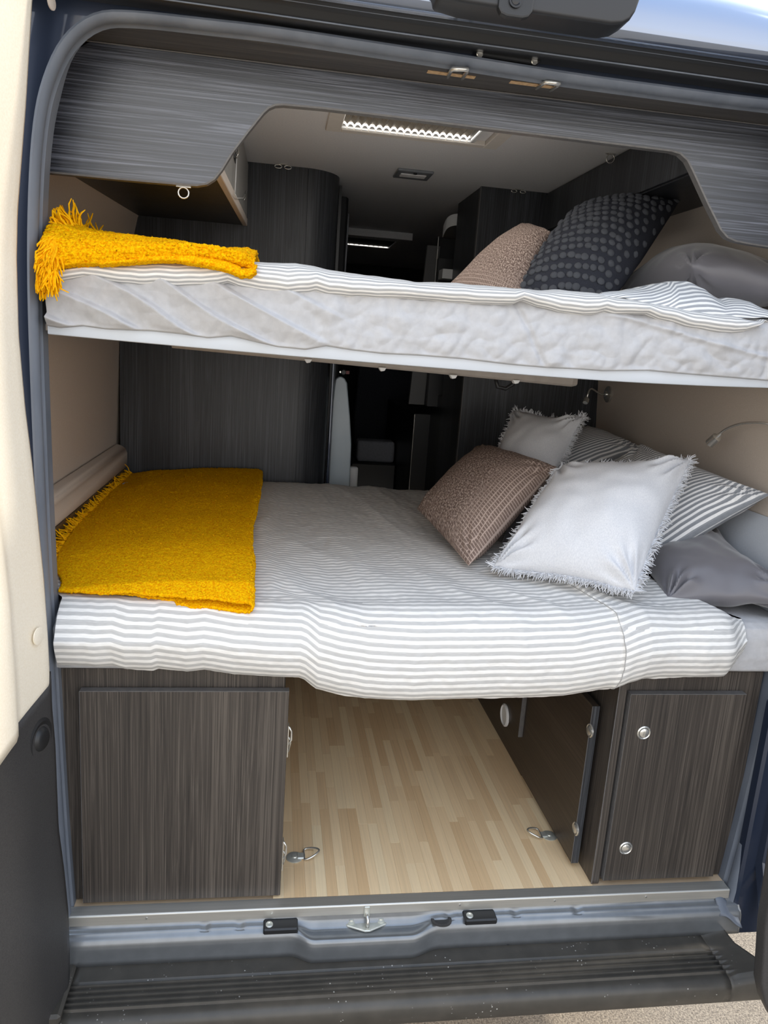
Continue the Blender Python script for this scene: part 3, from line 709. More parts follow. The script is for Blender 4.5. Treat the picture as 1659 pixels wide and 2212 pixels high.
# padded curve low on the right wall
rp = MB().prism([(.862, .60), (.842, .60), (.838, .80), (.845, .86), (.860, .89)], .05, 1.268, 'y').build('padded_ledge', noisy('pale_blue_grey_vinyl', S(186, 192, 200), S(194, 199, 206), 300, .5, .1), None, .003, smooth='auto')
tag(rp, 'pale grey padded ledge along right wall behind the grey satin pillow', 'ledge')

# ---- lower cabinets
cl_ = thing('cabinet', 'left under-bed cabinet with one wide dark wood door', 'cabinet', (-.56, .02, 0))
car = MB()
car.box(-.80, -.322, .022, .038, .0, .548).box(-.336, -.320, .038, 1.2, 0, .548).box(-.80, -.336, 1.18, 1.2, 0, .548).box(-.80, -.784, .038, 1.18, 0, .548)
car.build('carcass', M_woodv, cl_, .0008)
dl = box('door', (-.738, -.3125, 0.0, .0185, .007, .507), M_woodv, cl_, .0008)
box('edge_strip', (-.7382, -.3123, .0002, .0183, .5065, .5077), M_edge, dl)
box('edge_strip', (-.7388, -.738, .0, .0185, .007, .507), M_edge, dl)
for z in (.392, .110):
    hb = MB().box(-.3115, -.3095, .001, .017, z - .040, z + .034).build('hinge', M_chrome, dl)
    MB().tube([(-.3095, .006, z + .030), (-.3035, .008, z + .018), (-.303, .008, z - .002), (-.309, .006, z - .012)], .0022, 6).build('hinge_arm', M_chrome, hb, smooth=True)
    MB().tube([(-.3085, .013, z + .002), (-.304, .014, z - .012), (-.3085, .013, z - .034)], .0016, 6).build('hinge_arm', M_chrome, hb, smooth=True)

cr = thing('cabinet', 'right under-bed cabinet with upright dark door and a side door facing the floor', 'cabinet', (.6, .02, 0))
car = MB()
car.box(.435, .455, .006, 1.2, 0, .548).box(.455, .80, .022, .038, .0, .548).box(.784, .80, .038, 1.2, 0, .548).box(.455, .784, 1.18, 1.2, 0, .548)
car.build('carcass', M_woodv, cr, .0012)
box('edge_strip', (.4345, .4362, .0052, .0066, 0, .548), M_edge, cr); 
df = box('door', (.463, .7505, .0, .0195, .012, .5005), M_woodv, cr, .0008)
box('edge_strip', (.4628, .7507, .0002, .0193, .500, .5012), M_edge, df)
box('edge_strip', (.462, .463, .0, .0195, .012, .5005), M_edge, df)
def catch(c, ax, par):
    r = MB().lathe(c, ax, [(.0165, -.001), (.0168, .0016), (.0145, .0032), (.0125, .002), (.0120, -.0005)], 28).build('push_catch', M_chrome, par, smooth='auto')
    b2 = MB().lathe(c, ax, [(.0115, -.0005), (.0115, .0035), (.0095, .0048), (.001, .0052)], 24).build('button', M_chrome, r, smooth='auto')
for u, v in ((1391, 1583), (1352, 1832)):
    p = at(u, v, y=-.001); catch((p.x, .0, p.z), (0, -1, 0), df)
M_side = wood('dark_oak_side', 'y', S(34, 29, 26), S(54, 46, 40), S(74, 64, 56), rough=.36, fine=190)
ds = box('side_door', (.404, .422, .062, .47, .016, .440), M_side, cr, .0008)
box('edge_strip', (.4035, .4225, .0612, .0622, .016, .440), M_woodb, ds)
box('edge_strip', (.4035, .4045, .0605, .0615, .016, .440), M_edge, ds)
box('side_spacer', (.4205, .435, .10, .46, .03, .43), M_dark, cr)
for u, v in ((1275, 1578), (1244, 1790)):
    p = at(u, v, x=.404); catch((.404, p.y, p.z), (-1, 0, 0), ds)
pn = box('side_panel', (.412, .4345, .475, 1.10, .0, .54), M_side, cr, .0008)
pd = box('side_panel', (.398, .411, .50, .95, .115, .46), M_side, cr, .0008)
box('edge_strip', (.3975, .4115, .499, .500, .115, .46), M_edge, pd)
p = at(1090, 1547, x=.396)
vt = MB().lathe((.398, p.y, p.z + .004), (-1, 0, 0), [(.036, -.001), (.036, .004), (.031, .007), (.028, .003), (.002, .003)], 32).build('round_vent', M_whitep, pn, smooth='auto')

# ---- tie-down rings on the floor
def dring(label, c, s):
    t_ = thing('tie_down_ring', label, 'ring', (c.x, c.y, 0), 'tie-down rings on the floor')
    MB().lathe((c.x, c.y, 0), (0, 0, 1), [(.0205, .0003), (.0205, .002), (.016, .004), (.007, .004), (.006, .0065), (.001, .0065)], 20).build('base_plate', M_zinc, t_, smooth='auto')
    MB().box(min(c.x + s * .006, c.x + s * .026), max(c.x + s * .006, c.x + s * .026), c.y - .010, c.y + .012, .001, .0065).build('strap', M_zinc, t_, .002)
    a = Vector((c.x + s * .024, c.y + .004, .005)); w = .018
    pts = [a + Vector((0, -w, 0)), a + Vector((0, 0, 0)), a + Vector((0, w, 0)), a + Vector((s * .012, w + .001, .004)), a + Vector((s * .028, w * .6, .009)), a + Vector((s * .036, 0, .011)), a + Vector((s * .028, -w * .6, .009)), a + Vector((s * .012, -w - .001, .004))]
    MB().tube(smooth_path([tuple(p) for p in pts] + [tuple(pts[0])], 3)[:-1], .0024, 8, closed=True).build('ring', M_chrome, t_, smooth=True)
dring('chrome D-ring on the floor beside the left cabinet door', at(636, 1853, z=0), 1)
dring('chrome D-ring on the floor beside the right cabinet side door', at(1186, 1806, z=0), -1)

# ---- far end of the aisle
kt = thing('kitchen_unit', 'dark kitchen unit beyond the right cabinet with steel edge trim', 'kitchen unit', (.45, 2.0, 0))
box('carcass', (.26, .8, 1.85, 2.7, 0, .955), M_black, kt, .002)
box('carcass', (.33, .8, 1.62, 1.85, 0, 1.05), M_black, kt, .002)
box('edge_strip', (.2575, .2605, 1.848, 1.853, .1, .95), M_chrome, kt)
for u, v in ((924, 939), (941, 945), (935, 1039), (916, 1046)):
    p = at(u, v, y=1.61); MB().lathe((max(p.x, .345), 1.62, p.z), (0, -1, 0), [(.004, 0), (.004, .004), (.002, .005)], 8).build('catch', M_chrome, kt)
kp = thing('shelf_unit', 'grey shelf unit with white curved rail, high beside the right cabinet', 'shelf', (.33, 1.75, 1.5))
M_g1 = base_mat('grey_panel', S(84, 84, 84), .5)[0]
MB().prism([(.215, 1.0), (.285, 1.0), (.30, 1.665), (.245, 1.665)], 1.78, 1.80, 'y').build('side_panel', M_g1, kp, .001)
box('edge_strip', (.284, .287, 1.76, 1.765, 1.2, 1.70), M_chrome, kp)
box('back', (.288, .60, 1.80, 1.81, 1.0, 1.70), M_dark, kp)
cv = [(.29, 1.70, 1.735), (.30, 1.68, 1.765), (.33, 1.66, 1.778), (.40, 1.66, 1.78), (.55, 1.66, 1.78)]
MB().sweep([((x, y, z), Vector((0, 0, 1)), Vector((0, 1, 0))) for x, y, z in smooth_path(cv, 4)], [(-.045, -.004), (.0, -.004), (.0, .004), (-.045, .004)], closed=True).build('rail', M_whitep, kp, smooth='auto')
box('box', (.285, .335, 1.62, 1.70, 1.522, 1.560), M_whitep, kp, .002)
MB().tube([(.37, 1.60, 1.575), (.40, 1.60, 1.580)], .003, 6).build('handle', M_chrome, kp)
dpn = box('divider', (.285, .42, 1.72, 1.76, 1.0, 1.61), M_black, kp)

def seat(label, x0, x1, y, tilt):
    t_ = thing('cab_seat', label, 'seat', ((x0 + x1) / 2, y, 0))
    MB().prism([(x0 + .01, .62), (x1 - .01, .62), (x1, .8), (x1 - .015, 1.12), (x1 - .05, 1.20), (x0 + .05, 1.20), (x0 + .015, 1.12), (x0, .8)], y, y + .10, 'y').build('backrest', M_seat, t_, .02, seg=3, smooth='auto')
    box('cushion', (x0, x1, y - .42, y, .45, .60), M_seat, t_, .02, seg=3, smooth='auto')
    box('pedestal', (x0 + .06, x1 - .06, y - .36, y - .02, 0, .45), M_black, t_, .01)
    box('headrest', (x0 + .09, x1 - .09, y + .01, y + .08, 1.23, 1.40), M_seat, t_, .02, seg=3, smooth='auto')
    return t_
s1 = seat('dark grey cab seat seen through the aisle, right of the doorway', .13, .50, 3.20, 0)
s2 = seat('dark grey cab seat far left in the aisle behind the curved panel', -.55, -.02, 2.95, 0)
st_ = box('step_box', (.03, .255, 2.25, 2.50, 0, .655), M_black, None, .004); tag(st_, 'black box in the dark aisle carrying the pale cushion', 'box')
cu = box('cushion', (.06, .255, 2.30, 2.42, .655, .765), noisy('pale_grey_cushion', S(120, 122, 130), S(130, 132, 140), 100, .9, .1), None, .02, seg=3, smooth='auto')
tag(cu, 'pale grey cushion low in the dark aisle', 'cushion')
cj = box('jug', (-.062, -.020, 1.50, 1.54, .0, .755), M_whitep, None, .012, seg=3, smooth='auto')
tag(cj, 'small pale container at the foot of the curved panel', 'container')
# ceiling fittings
dome = thing('ceiling_lamp', 'flat rectangular ceiling lamp, unlit, between skylight and aisle', 'lamp', (.065, 1.19, 1.81))
box('base_plate', (.006, .126, 1.128, 1.246, 1.802, 1.81), noisy('dull_silver', S(128, 132, 138), S(138, 142, 148), 50, .4, 0, metal=.3), dome, .002)
box('diffuser', (.022, .108, 1.165, 1.205, 1.799, 1.803), M_ceil, dome, .001)
MB().lathe((.066, 1.145, 1.802), (0, 0, -1), [(.006, 0), (.006, .004)], 12).build('switch', M_black, dome)
def cring(label, p, n=(0, 0, -1), r=.013, two=False):
    t_ = thing('hanging_ring', label, 'ring', tuple(p))
    MB().box(p.x - .014, p.x + .014, p.y - .004, p.y + .004, p.z - .003, p.z + .0).build('plate', M_chrome, t_)
    for s in ((-1, 1) if two else (0,)):
        MB().tube([(p.x + s * .016 + r * math.cos(a), p.y - .002 + .006 * abs(s), p.z - .003 - r * (0.45 if two else 1) - r * (0.45 if two else 1) * math.sin(a)) for a in [2 * math.pi * k / 14 for k in range(14)]], .0018, 6, closed=True).build('ring', M_chrome, t_, smooth=True)
cring('small chrome ring hanging under the left end of the wood valance', Vector((-.555, .112, 1.512)), r=.010)
cring('pair of small rings where the left wardrobe meets the ceiling', Vector((-.366, 1.25, 1.810)), r=.012, two=True)
cring('small dark ring where the ceiling meets the right overhead locker', Vector((.543, .69, 1.810)), r=.012)
cring('pair of small hooks on top of the right cabinet panel', Vector((.458, 1.255, 1.810)), r=.010, two=True)

# ---- reading lamps on the right wall
def bezier(p, n=14):
    return smooth_path([tuple(q) for q in p], 5)
def lampn(label, base, pts, head, hd, hl=.022, hr=.011):
    t_ = thing('reading_lamp', label, 'lamp', tuple(base), 'reading lamps on the right wall')
    MB().lathe(base, (-1, 0, 0), [(.030, -.002), (.030, .005), (.026, .008), (.012, .010), (.010, .016)], 24).build('wall_plate', M_chrome, t_, smooth='auto')
    MB().tube(bezier(pts), .0032, 10).build('flexible_arm', M_chrome, t_, smooth=True)
    h = MB().lathe(head, hd, [(.004, -.012), (.006, 0), (hr, .004), (hr, hl), (hr * .8, hl)], 20).build('lamp_head', M_chrome, t_, smooth='auto')
    MB().lathe(Vector(head) + Vector(hd).normalized() * hl, hd, [(hr * .8, 0), (hr * .75, .001)], 16).build('lens', M_whitep, h)
b1 = at(1315, 852, x=.848)
A = [b1 + Vector((-.012, 0, 0)), at(1296, 851, y=b1.y - .03), at(1278, 840, y=b1.y - .05), at(1271, 848, y=b1.y - .06), at(1268, 862, y=b1.y - .06)]
hd = at(1265, 869, y=b1.y - .065)
lampn('chrome reading lamp high on the right wall corner, head bent down', b1, A, at(1267, 860, y=b1.y - .06), (hd - at(1268, 858, y=b1.y - .055)), .020, .011)
b2 = Vector((.855, .16, 1.105))
A2 = [b2 + Vector((-.012, 0, 0)), at(1659, 915, x=.815), at(1620, 913, x=.80), at(1590, 918, x=.79), at(1565, 929, x=.785), at(1552, 941, x=.782)]
h0 = at(1551, 942, x=.782); h1 = at(1534, 957, x=.776)
lampn('chrome gooseneck reading lamp at the right picture edge', b2, A2, h0, (h1 - h0), (h1 - h0).length + .002, .0125)
#==PART3==
# ================================================================== upper bunk
def ridge(x, y, z, s):
    return 1 - abs(noise.noise(Vector((x * s, y * s, z * s)))) * 2
bk_ = thing('bunk_bed', 'upper bunk platform with white front rail spanning the van', 'bed', (0, .6, 1.2))
RB = smooth_path([(-.778, 1.2150), (-.70, 1.2130), (-.53, 1.2090), (-.27, 1.2040), (0, 1.2005), (.29, 1.1980), (.5, 1.2005), (.67, 1.2055), (.84, 1.211)], 4)
rl = MB()
rl.sweep([((x, 0, z), Vector((0, 1, 0)), Vector((0, 0, 1))) for x, z in RB], [(.002, 0), (-.008, .001), (-.0095, .003), (-.0095, .030), (-.005, .036), (.016, .036), (.016, 0)], closed=True)
rl.build('front_rail', M_white, bk_, smooth='auto')
MB().grid(30, 8, lambda u, v: (lerp(-.86, .82, u), lerp(.02, 1.25, v), 1.222 - .010 * math.sin(math.pi * v) - .012 * math.sin(math.pi * min(1, u * 1.1)) * math.sin(math.pi * v))).build('base_panel', M_beige, bk_, smooth=True, solid=.012, off=1)
p1 = at(372, 736, y=.42); p2 = at(1245, 822, y=.42)
def beam_pt(t, dz): return Vector((lerp(p1.x, p2.x, t), .42, lerp(p1.z, p2.z, t) + dz))
bs = [(-.016, -.011), (-.010, -.017), (.010, -.017), (.016, -.011), (.016, .016), (-.016, .016)]
MB().sweep([(beam_pt(t, 0), Vector((0, 1, 0)), Vector((0, 0, 1))) for t in (0, .5, .985)] + [(beam_pt(1, .0), Vector((0, .7, 0)), Vector((0, 0, .75)))], bs, closed=True).build('cross_beam', noisy('taupe_beam', S(150, 142, 134), S(160, 152, 144), 40, .5, 0), bk_, .0015)
for u, v in ((665, 779), (825, 797), (978, 813), (1113, 824)):
    p = at(u, v, y=.41)
    MB().prism([(p.x - .010, p.z + .004), (p.x - .003, p.z - .006), (p.x + .006, p.z - .004), (p.x + .010, p.z + .004)], .40, .42, 'y').build('clip', M_whitep, bk_, .001)
p = at(1090, 832, y=.60)
MB().tube([(p.x - .028, .6, p.z + .018), (p.x - .020, .6, p.z - .006), (p.x + .004, .6, p.z - .010), (p.x + .024, .6, p.z + .004), (p.x + .030, .6, p.z + .020)], .006, 8).build('strap_bracket', M_black, bk_, smooth=True)

# mattress in a creased grey sheet
SB = [(u_, v_) for u_, v_ in [(60, 700), (95, 703), (130, 709), (180, 705), (230, 712), (280, 714), (330, 716), (390, 722), (450, 731), (500, 727), (560, 741), (600, 750), (660, 756), (705, 748), (760, 757), (830, 765), (900, 768), (1000, 776), (1100, 788), (1180, 795), (1250, 798), (1300, 802), (1400, 801), (1450, 806), (1550, 814), (1659, 823)]]
SBW = [(q.x, q.z) for q in (at(u_, v_, y=-.012) for u_, v_ in SB)] + [(.84, 1.224)]
def um(u, v):
    x = lerp(-.776, .797, u)
    zb = interp(SBW, x)
    prof = [(.030, zb - .002), (-.004, zb - .001), (-.020, zb + .002), (-.024, zb + .03), (-.024, zb + .07), (-.018, 1.325), (.000, 1.345), (.04, 1.352), (1.24, 1.352), (1.25, 1.34), (1.25, 1.24)]
    cuts = [0, .03, .06, .22, .44, .66, .76, .84, .95, .98, 1]
    i = 0
    while i < len(cuts) - 2 and v > cuts[i + 1]: i += 1
    t = (v - cuts[i]) / (cuts[i + 1] - cuts[i])
    y = lerp(prof[i][0], prof[i + 1][0], t); z = lerp(prof[i][1], prof[i + 1][1], t)
    k = sst(.03, .12, v) * (1 - sst(.78, .86, v))
    lf = 1 - sst(-.42, -.18, x)
    q = x * .50 + z * 1.0 + .020 * nz(x, 0, z, 5)
    ph = q / .058
    saw = (ph - math.floor(ph)); saw = saw ** 1.7 if saw < .86 else (1 - saw) / .14 * .78
    y -= k * lf * (.024 * saw - .004)
    y += k * (.0050 * nz(x, 1, z, 9) + .0055 * (ridge(x + .5 * z, 3, z * 1.3 - .4 * x, 12) - .5) + .0042 * (ridge(x + 7, 2, z - .5 * x, 25) - .5) + .0012 * nz(x, 5, z, 70)) * (1.0 if lf < .5 else .6)
    c = x - (.115 + .6 * (1.30 - z)) * 1.0
    y += k * .006 * math.exp(-(c / .006) ** 2)
    rr = z - lerp(1.345, 1.262, sst(.12, .75, x)) 
    y -= k * .006 * sst(.05, .2, x) * math.exp(-(rr / .006) ** 2)
    return (x, y, z)
mu = MB().grid(520, 110, um).build('mattress', M_sheet, None, smooth=True)
tag(mu, 'upper bunk mattress in a creased light grey fitted sheet', 'mattress')

# duvet laid over the upper mattress
UB = [(60, 618), (95, 612), (150, 604), (180, 600), (240, 610), (300, 618), (360, 618), (430, 619), (470, 616), (492, 610), (515, 620), (560, 630), (620, 637), (665, 633), (682, 629), (710, 637), (760, 642), (820, 643), (870, 644), (1000, 655), (1080, 659), (1112, 658), (1130, 650), (1160, 660), (1210, 674), (1260, 681), (1290, 680), (1308, 674), (1330, 680), (1400, 679), (1425, 690), (1500, 711), (1560, 719), (1610, 724), (1640, 716), (1656, 700)]
UT = [(60, 580), (95, 577), (200, 565), (400, 560), (500, 562), (580, 565), (640, 567), (700, 579), (760, 590), (840, 599), (900, 608), (1000, 612), (1100, 620), (1160, 626), (1220, 626), (1300, 633), (1340, 640), (1400, 652), (1460, 662), (1520, 672), (1580, 677), (1620, 681), (1656, 686)]
yU = -.030
UBW = [(q.x, q.z) for q in (at(u_, v_, y=yU) for u_, v_ in UB)]
UTW = [(q.x, q.z) for q in (at(u_, v_, y=yU + .02) for u_, v_ in UT)]
xe = UBW[-1][0]
def arc_profile(prof, n=4):
    P = smooth_path(prof, n); L = [0]
    for a, b in zip(P, P[1:]): L.append(L[-1] + math.hypot(b[0] - a[0], b[1] - a[1]))
    return P, L
def along(P, L, s):
    import bisect
    i = min(max(bisect.bisect_right(L, s) - 1, 0), len(L) - 2); d = L[i + 1] - L[i]
    t = (s - L[i]) / d if d > 1e-9 else 0
    return (lerp(P[i][0], P[i + 1][0], t), lerp(P[i][1], P[i + 1][1], t))
NXU = 420
def build_rows(nx, ns, xf, proff, dispf, sfun, name, mat, parent=None):
    m = MB()
    for i in range(nx + 1):
        u = i / nx; x = xf(u); P, L = arc_profile(proff(x, u)); 
        for j in range(ns + 1):
            s = sfun(j / ns, L[-1]); y, z = along(P, L, s)
            dx_, dy_, dz_ = dispf(x, y, z, s, u)
            m.v.append(Vector((x + dx_, y + dy_, z + dz_))); m.uv[len(m.v) - 1] = (x, s)
    for i in range(nx):
        for j in range(ns):
            a = i * (ns + 1) + j; m.f.append((a, a + ns + 1, a + ns + 2, a + 1))
    return m.build(name, mat, parent, smooth=True)
def prof_u(x, u):
    zb = interp(UBW, x); zt = interp(UTW, x); h = max(zt - zb, .012); e = min(1, (1 - u) / .05)
    e = math.sqrt(max(e, .0))
    zm = (zb + zt) / 2; h *= e; zb = zm - h / 2; zt = zm + h / 2
    if u > .995: zb = zt - .004
    return [(.05, zb + .012), (.012, zb + .003), (-.008, zb), (-.024, zb + h * .10), (-.034, zb + h * .35), (-.032, zb + h * .62), (-.018, zb + h * .86), (.006, zt), (.04, zt + .002), (.12, min(zt, 1.372) - .004), (.5, 1.366), (1.0, 1.364), (1.2, 1.36)]
def disp_u(x, y, z, s, u):
    k = 1 if y < .08 else .4
    a = .0030 * nz(x, y, z, 16) + .0014 * nz(x * 1.0, y, z * 2.2, 40) + .0024 * (ridge(x, 4, z * .4, 9) - .5)
    return (0, -k * a, k * .0016 * nz(x, 7, y, 30))
duv = build_rows(NXU, 90, lambda u: lerp(-.774, xe, u), prof_u, disp_u, lambda t, L: (L * (t * .16 / .62) if t < .62 else lerp(L * .16, L, (t - .62) / .38)), 'duvet', stripes('striped_duvet_upper', S(240, 238, 234), S(178, 178, 178), period=.0088, duty=.52), None)
tag(duv, 'white and grey striped duvet on the upper bunk, front edge rolled over the mattress', 'duvet')
# turned-back corner of that duvet, stripes running askew
F1 = [(1290, 637), (1345, 627), (1395, 617), (1437, 612), (1452, 606), (1480, 609), (1520, 624), (1556, 646), (1568, 643), (1610, 652), (1645, 668), (1672, 682)]
F2 = [(1290, 640), (1345, 645), (1400, 658), (1440, 666), (1460, 672), (1500, 682), (1530, 688), (1556, 690), (1580, 690), (1610, 688), (1645, 686), (1672, 688)]
def fold_pt(u, v):
    k = u * (len(F1) - 1); i = min(int(k), len(F1) - 2); t = k - i
    a = (lerp(F1[i][0], F1[i + 1][0], t), lerp(F1[i][1], F1[i + 1][1], t)); b = (lerp(F2[i][0], F2[i + 1][0], t), lerp(F2[i][1], F2[i + 1][1], t))
    bot = at(b[0], b[1], y=-.012); top = at(a[0], a[1], y=.075)
    if v < .6:
        w = v / .6; p = bot.lerp(top, w)
        th = (bot - top).length
        p += Vector((0, -1, .2)) * (.35 * min(th, .06) * math.sin(math.pi * w) ** .8)
    else:
        w = (v - .6) / .4; p = top.lerp(Vector((top.x, .42, top.z - .03)), w); p.z += .01 * math.sin(math.pi * w)
    p += Vector((0, -1, .5)) * (.0045 * nz(p.x, p.y, p.z, 22) + .003 * (ridge(p.x, 0, p.z, 14) - .5))
    return p
def fold_uv(u, v):
    ang = lerp(.9, .25, u); X_ = u * .34; Y_ = v * .13
    return (X_ * math.cos(ang) + Y_ * math.sin(ang), -X_ * math.sin(ang) + Y_ * math.cos(ang))
MB().grid(120, 60, fold_pt, fold_uv).build('turned_corner', stripes('striped_duvet_reverse', S(236, 236, 234), S(160, 163, 168), period=.0085, duty=.52), duv, smooth=True, solid=.004, off=-1, label='turned back duvet corner with slanting stripes')

# ================================================================== lower bed
bp_ = box('bed_platform', (-.316, .433, .10, 1.17, .505, .546), M_whitep, None, .002)
tag(bp_, 'white bed board bridging the two under-bed cabinets', 'bed board')
def lm(u, v):
    x = lerp(-.79 if v < .5 else -.868, .80 if v < .5 else .835, u)
    prof = [(.06, .551), (.012, .553), (.000, .560), (-.004, .59), (-.004, .64), (.002, .662), (.02, .672), (.3, .674), (1.24, .676), (1.26, .66), (1.26, .552)]
    k = v * (len(prof) - 1); i = min(int(k), len(prof) - 2); t = k - i
    y = lerp(prof[i][0], prof[i + 1][0], t); z = lerp(prof[i][1], prof[i + 1][1], t)
    a = .004 * nz(x, 2, z, 10) + .004 * (ridge(x + .8 * z, 3, z, 11) - .5)
    return (x, y - (a if i < 7 else 0), z + .3 * a)
ml_ = MB().grid(300, 60, lm).build('mattress', M_sheet, None, smooth=True)
tag(ml_, 'lower bed mattress in grey sheet, showing at the right end', 'mattress')

DB = [(100, 1446), (122, 1448), (160, 1447), (190, 1455), (250, 1457), (262, 1453), (330, 1460), (370, 1456), (385, 1458), (440, 1466), (520, 1470), (590, 1473), (603, 1478), (630, 1497), (680, 1509), (740, 1518), (850, 1522), (960, 1519), (1100, 1516), (1200, 1512), (1250, 1504), (1290, 1498), (1310, 1497), (1345, 1484), (1380, 1475), (1420, 1473), (1500, 1471), (1570, 1470), (1600, 1458), (1618, 1440)]
DBW = [(q.x, q.z) for q in (at(u_, v_, y=-.03) for u_, v_ in DB)]
seam = [(at(1303, 1498, y=-.045), 0), (at(1296, 1430, y=-.05), 0), (at(1285, 1390, y=-.045), 0), (at(1262, 1345, y=0), 0)]
def top_z(x, y):
    zz = .700 + .022 * sst(0, .25, y) + .012 * sst(.3, 1.1, y)
    zz -= .012 * sst(-.1, .5, x) * sst(.5, 1.2, y)
    return zz
def xr(y):
    return interp([(-.06, .712), (0, .720), (.05, .705), (.12, .675), (.25, .62), (.4, .60), (1.3, .60)], y)
def xseam(y, z):
    if y < -.01: return interp([(.50, .398), (.58, .405), (.62, .404), (.66, .398), (.70, .392)], z)
    return interp([(-.01, .392), (.04, .382), (.12, .350), (.22, .290), (.32, .22), (.5, .12)], y)
def prof_d(x, u):
    b = interp(DBW, x)
    tk = .012 * sst(.0, .15, u)
    return [(.065, b + .030), (.022, b + .006), (-.006, b), (-.030, b + .014), (-.046, b + .045), (-.051, lerp(b, .70, .50)), (-.044, .645), (-.024, .678), (.010, top_z(x, 0.01)), (.06, top_z(x, .06)), (.15, top_z(x, .15)), (.3, top_z(x, .3)), (.5, top_z(x, .5)), (.75, top_z(x, .75)), (1.0, top_z(x, 1.0)), (1.2, top_z(x, 1.2)), (1.25, top_z(x, 1.2) - .02), (1.262, .68)]
def disp_d(x, y, z, s, u):
    xn = x
    # taper toward the curved right edge
    f = (x + .85) / (.72 + .85)
    xl_ = -.770 - .080 * sst(.01, .10, y)
    xx = xl_ + f * (xr(y) - xl_)
    ed = sst(.955, 1.0, f)
    a = .0050 * nz(x * 1.0, y * .45, z, 7) + .0045 * (ridge(x * 1.15 + y * .35, 2, y * .28 + z * .3, 6) - .5) + .0012 * nz(x, y, z, 60)
    a += .0020 * nz(x * 3, y, z, 11)
    hem = math.exp(-((s - .045) / .035) ** 2)
    a += .0045 * hem * (ridge(x, 9, 0, 17) - .6)
    sm = xx - xseam(y, z)
    a += .0060 * (1 - 1 / (1 + math.exp(max(-40, min(40, sm / .0011))))) * math.exp(-max(sm, 0) / .10) * (1 - sst(.3, .5, y))
    nrm = (Vector((0, -1, .1)) if y < -.02 and z < .67 else (Vector((0, -.5, .8)) if y < .03 else Vector((0, 0, 1))))
    d = nrm * a
    dz = -ed * .036 * sst(-.05, .04, y)
    dy = ed * .034 * (1 - sst(-.03, .10, y))
    if y > -.01 and z + dz + d.z < .678 and y < 1.2: dz = .679 - z - d.z
    return (xx - x, d.y + dy, d.z + dz)
dvl = build_rows(560, 330, lambda u: lerp(-.85, .72, u), prof_d, disp_d, lambda t, L: (lerp(0, .32, t / .4) if t < .4 else lerp(.32, L, (t - .4) / .6)), 'duvet', M_strip)
tag(dvl, 'white and grey striped duvet hanging over the front of the lower bed', 'duvet')
# stitched line beside the opening
sl_pts = []
for k_ in range(40):
    t = k_ / 39
    if t < .42:
        z = lerp(.50, .675, t / .42); y = interp([(.50, -.046), (.56, -.056), (.62, -.058), (.66, -.047), (.68, -.033)], z)
        sl_pts.append((xseam(-.05, z) + .0006, y - .002, z))
    else:
        y = lerp(-.02, .30, (t - .42) / .58); sl_pts.append((xseam(y, .7) + .0006, y, top_z(.35, max(y, .01)) + .0025))
from mathutils.bvhtree import BVHTree
_bv = BVHTree.FromPolygons([v.co for v in dvl.data.vertices], [tuple(p.vertices) for p in dvl.data.polygons])
_sp = []
for q in sl_pts:
    h = _bv.find_nearest(Vector(q))
    if h and h[0]: _sp.append(h[0] + h[1] * .0004 * (1 if h[1].dot(CAM - h[0]) > 0 else -1))
MB().tube(_sp, .0011, 5).build('opening_seam', noisy('seam_thread', S(150, 149, 147), S(190, 188, 186), 300, .9, 0), dvl, smooth=True)
#==PILLOWS==
def ondist(u, v, Q, L, far=True):
    """point on the sight line of a pixel that lies L metres from Q"""
    d = ray(u, v).normalized(); m = CAM - Q; b = m.dot(d); c = m.dot(m) - L * L; D = b * b - c
    if D < 0: return CAM + d * (-b)
    return CAM + d * (-b + (math.sqrt(D) if far else -math.sqrt(D)))

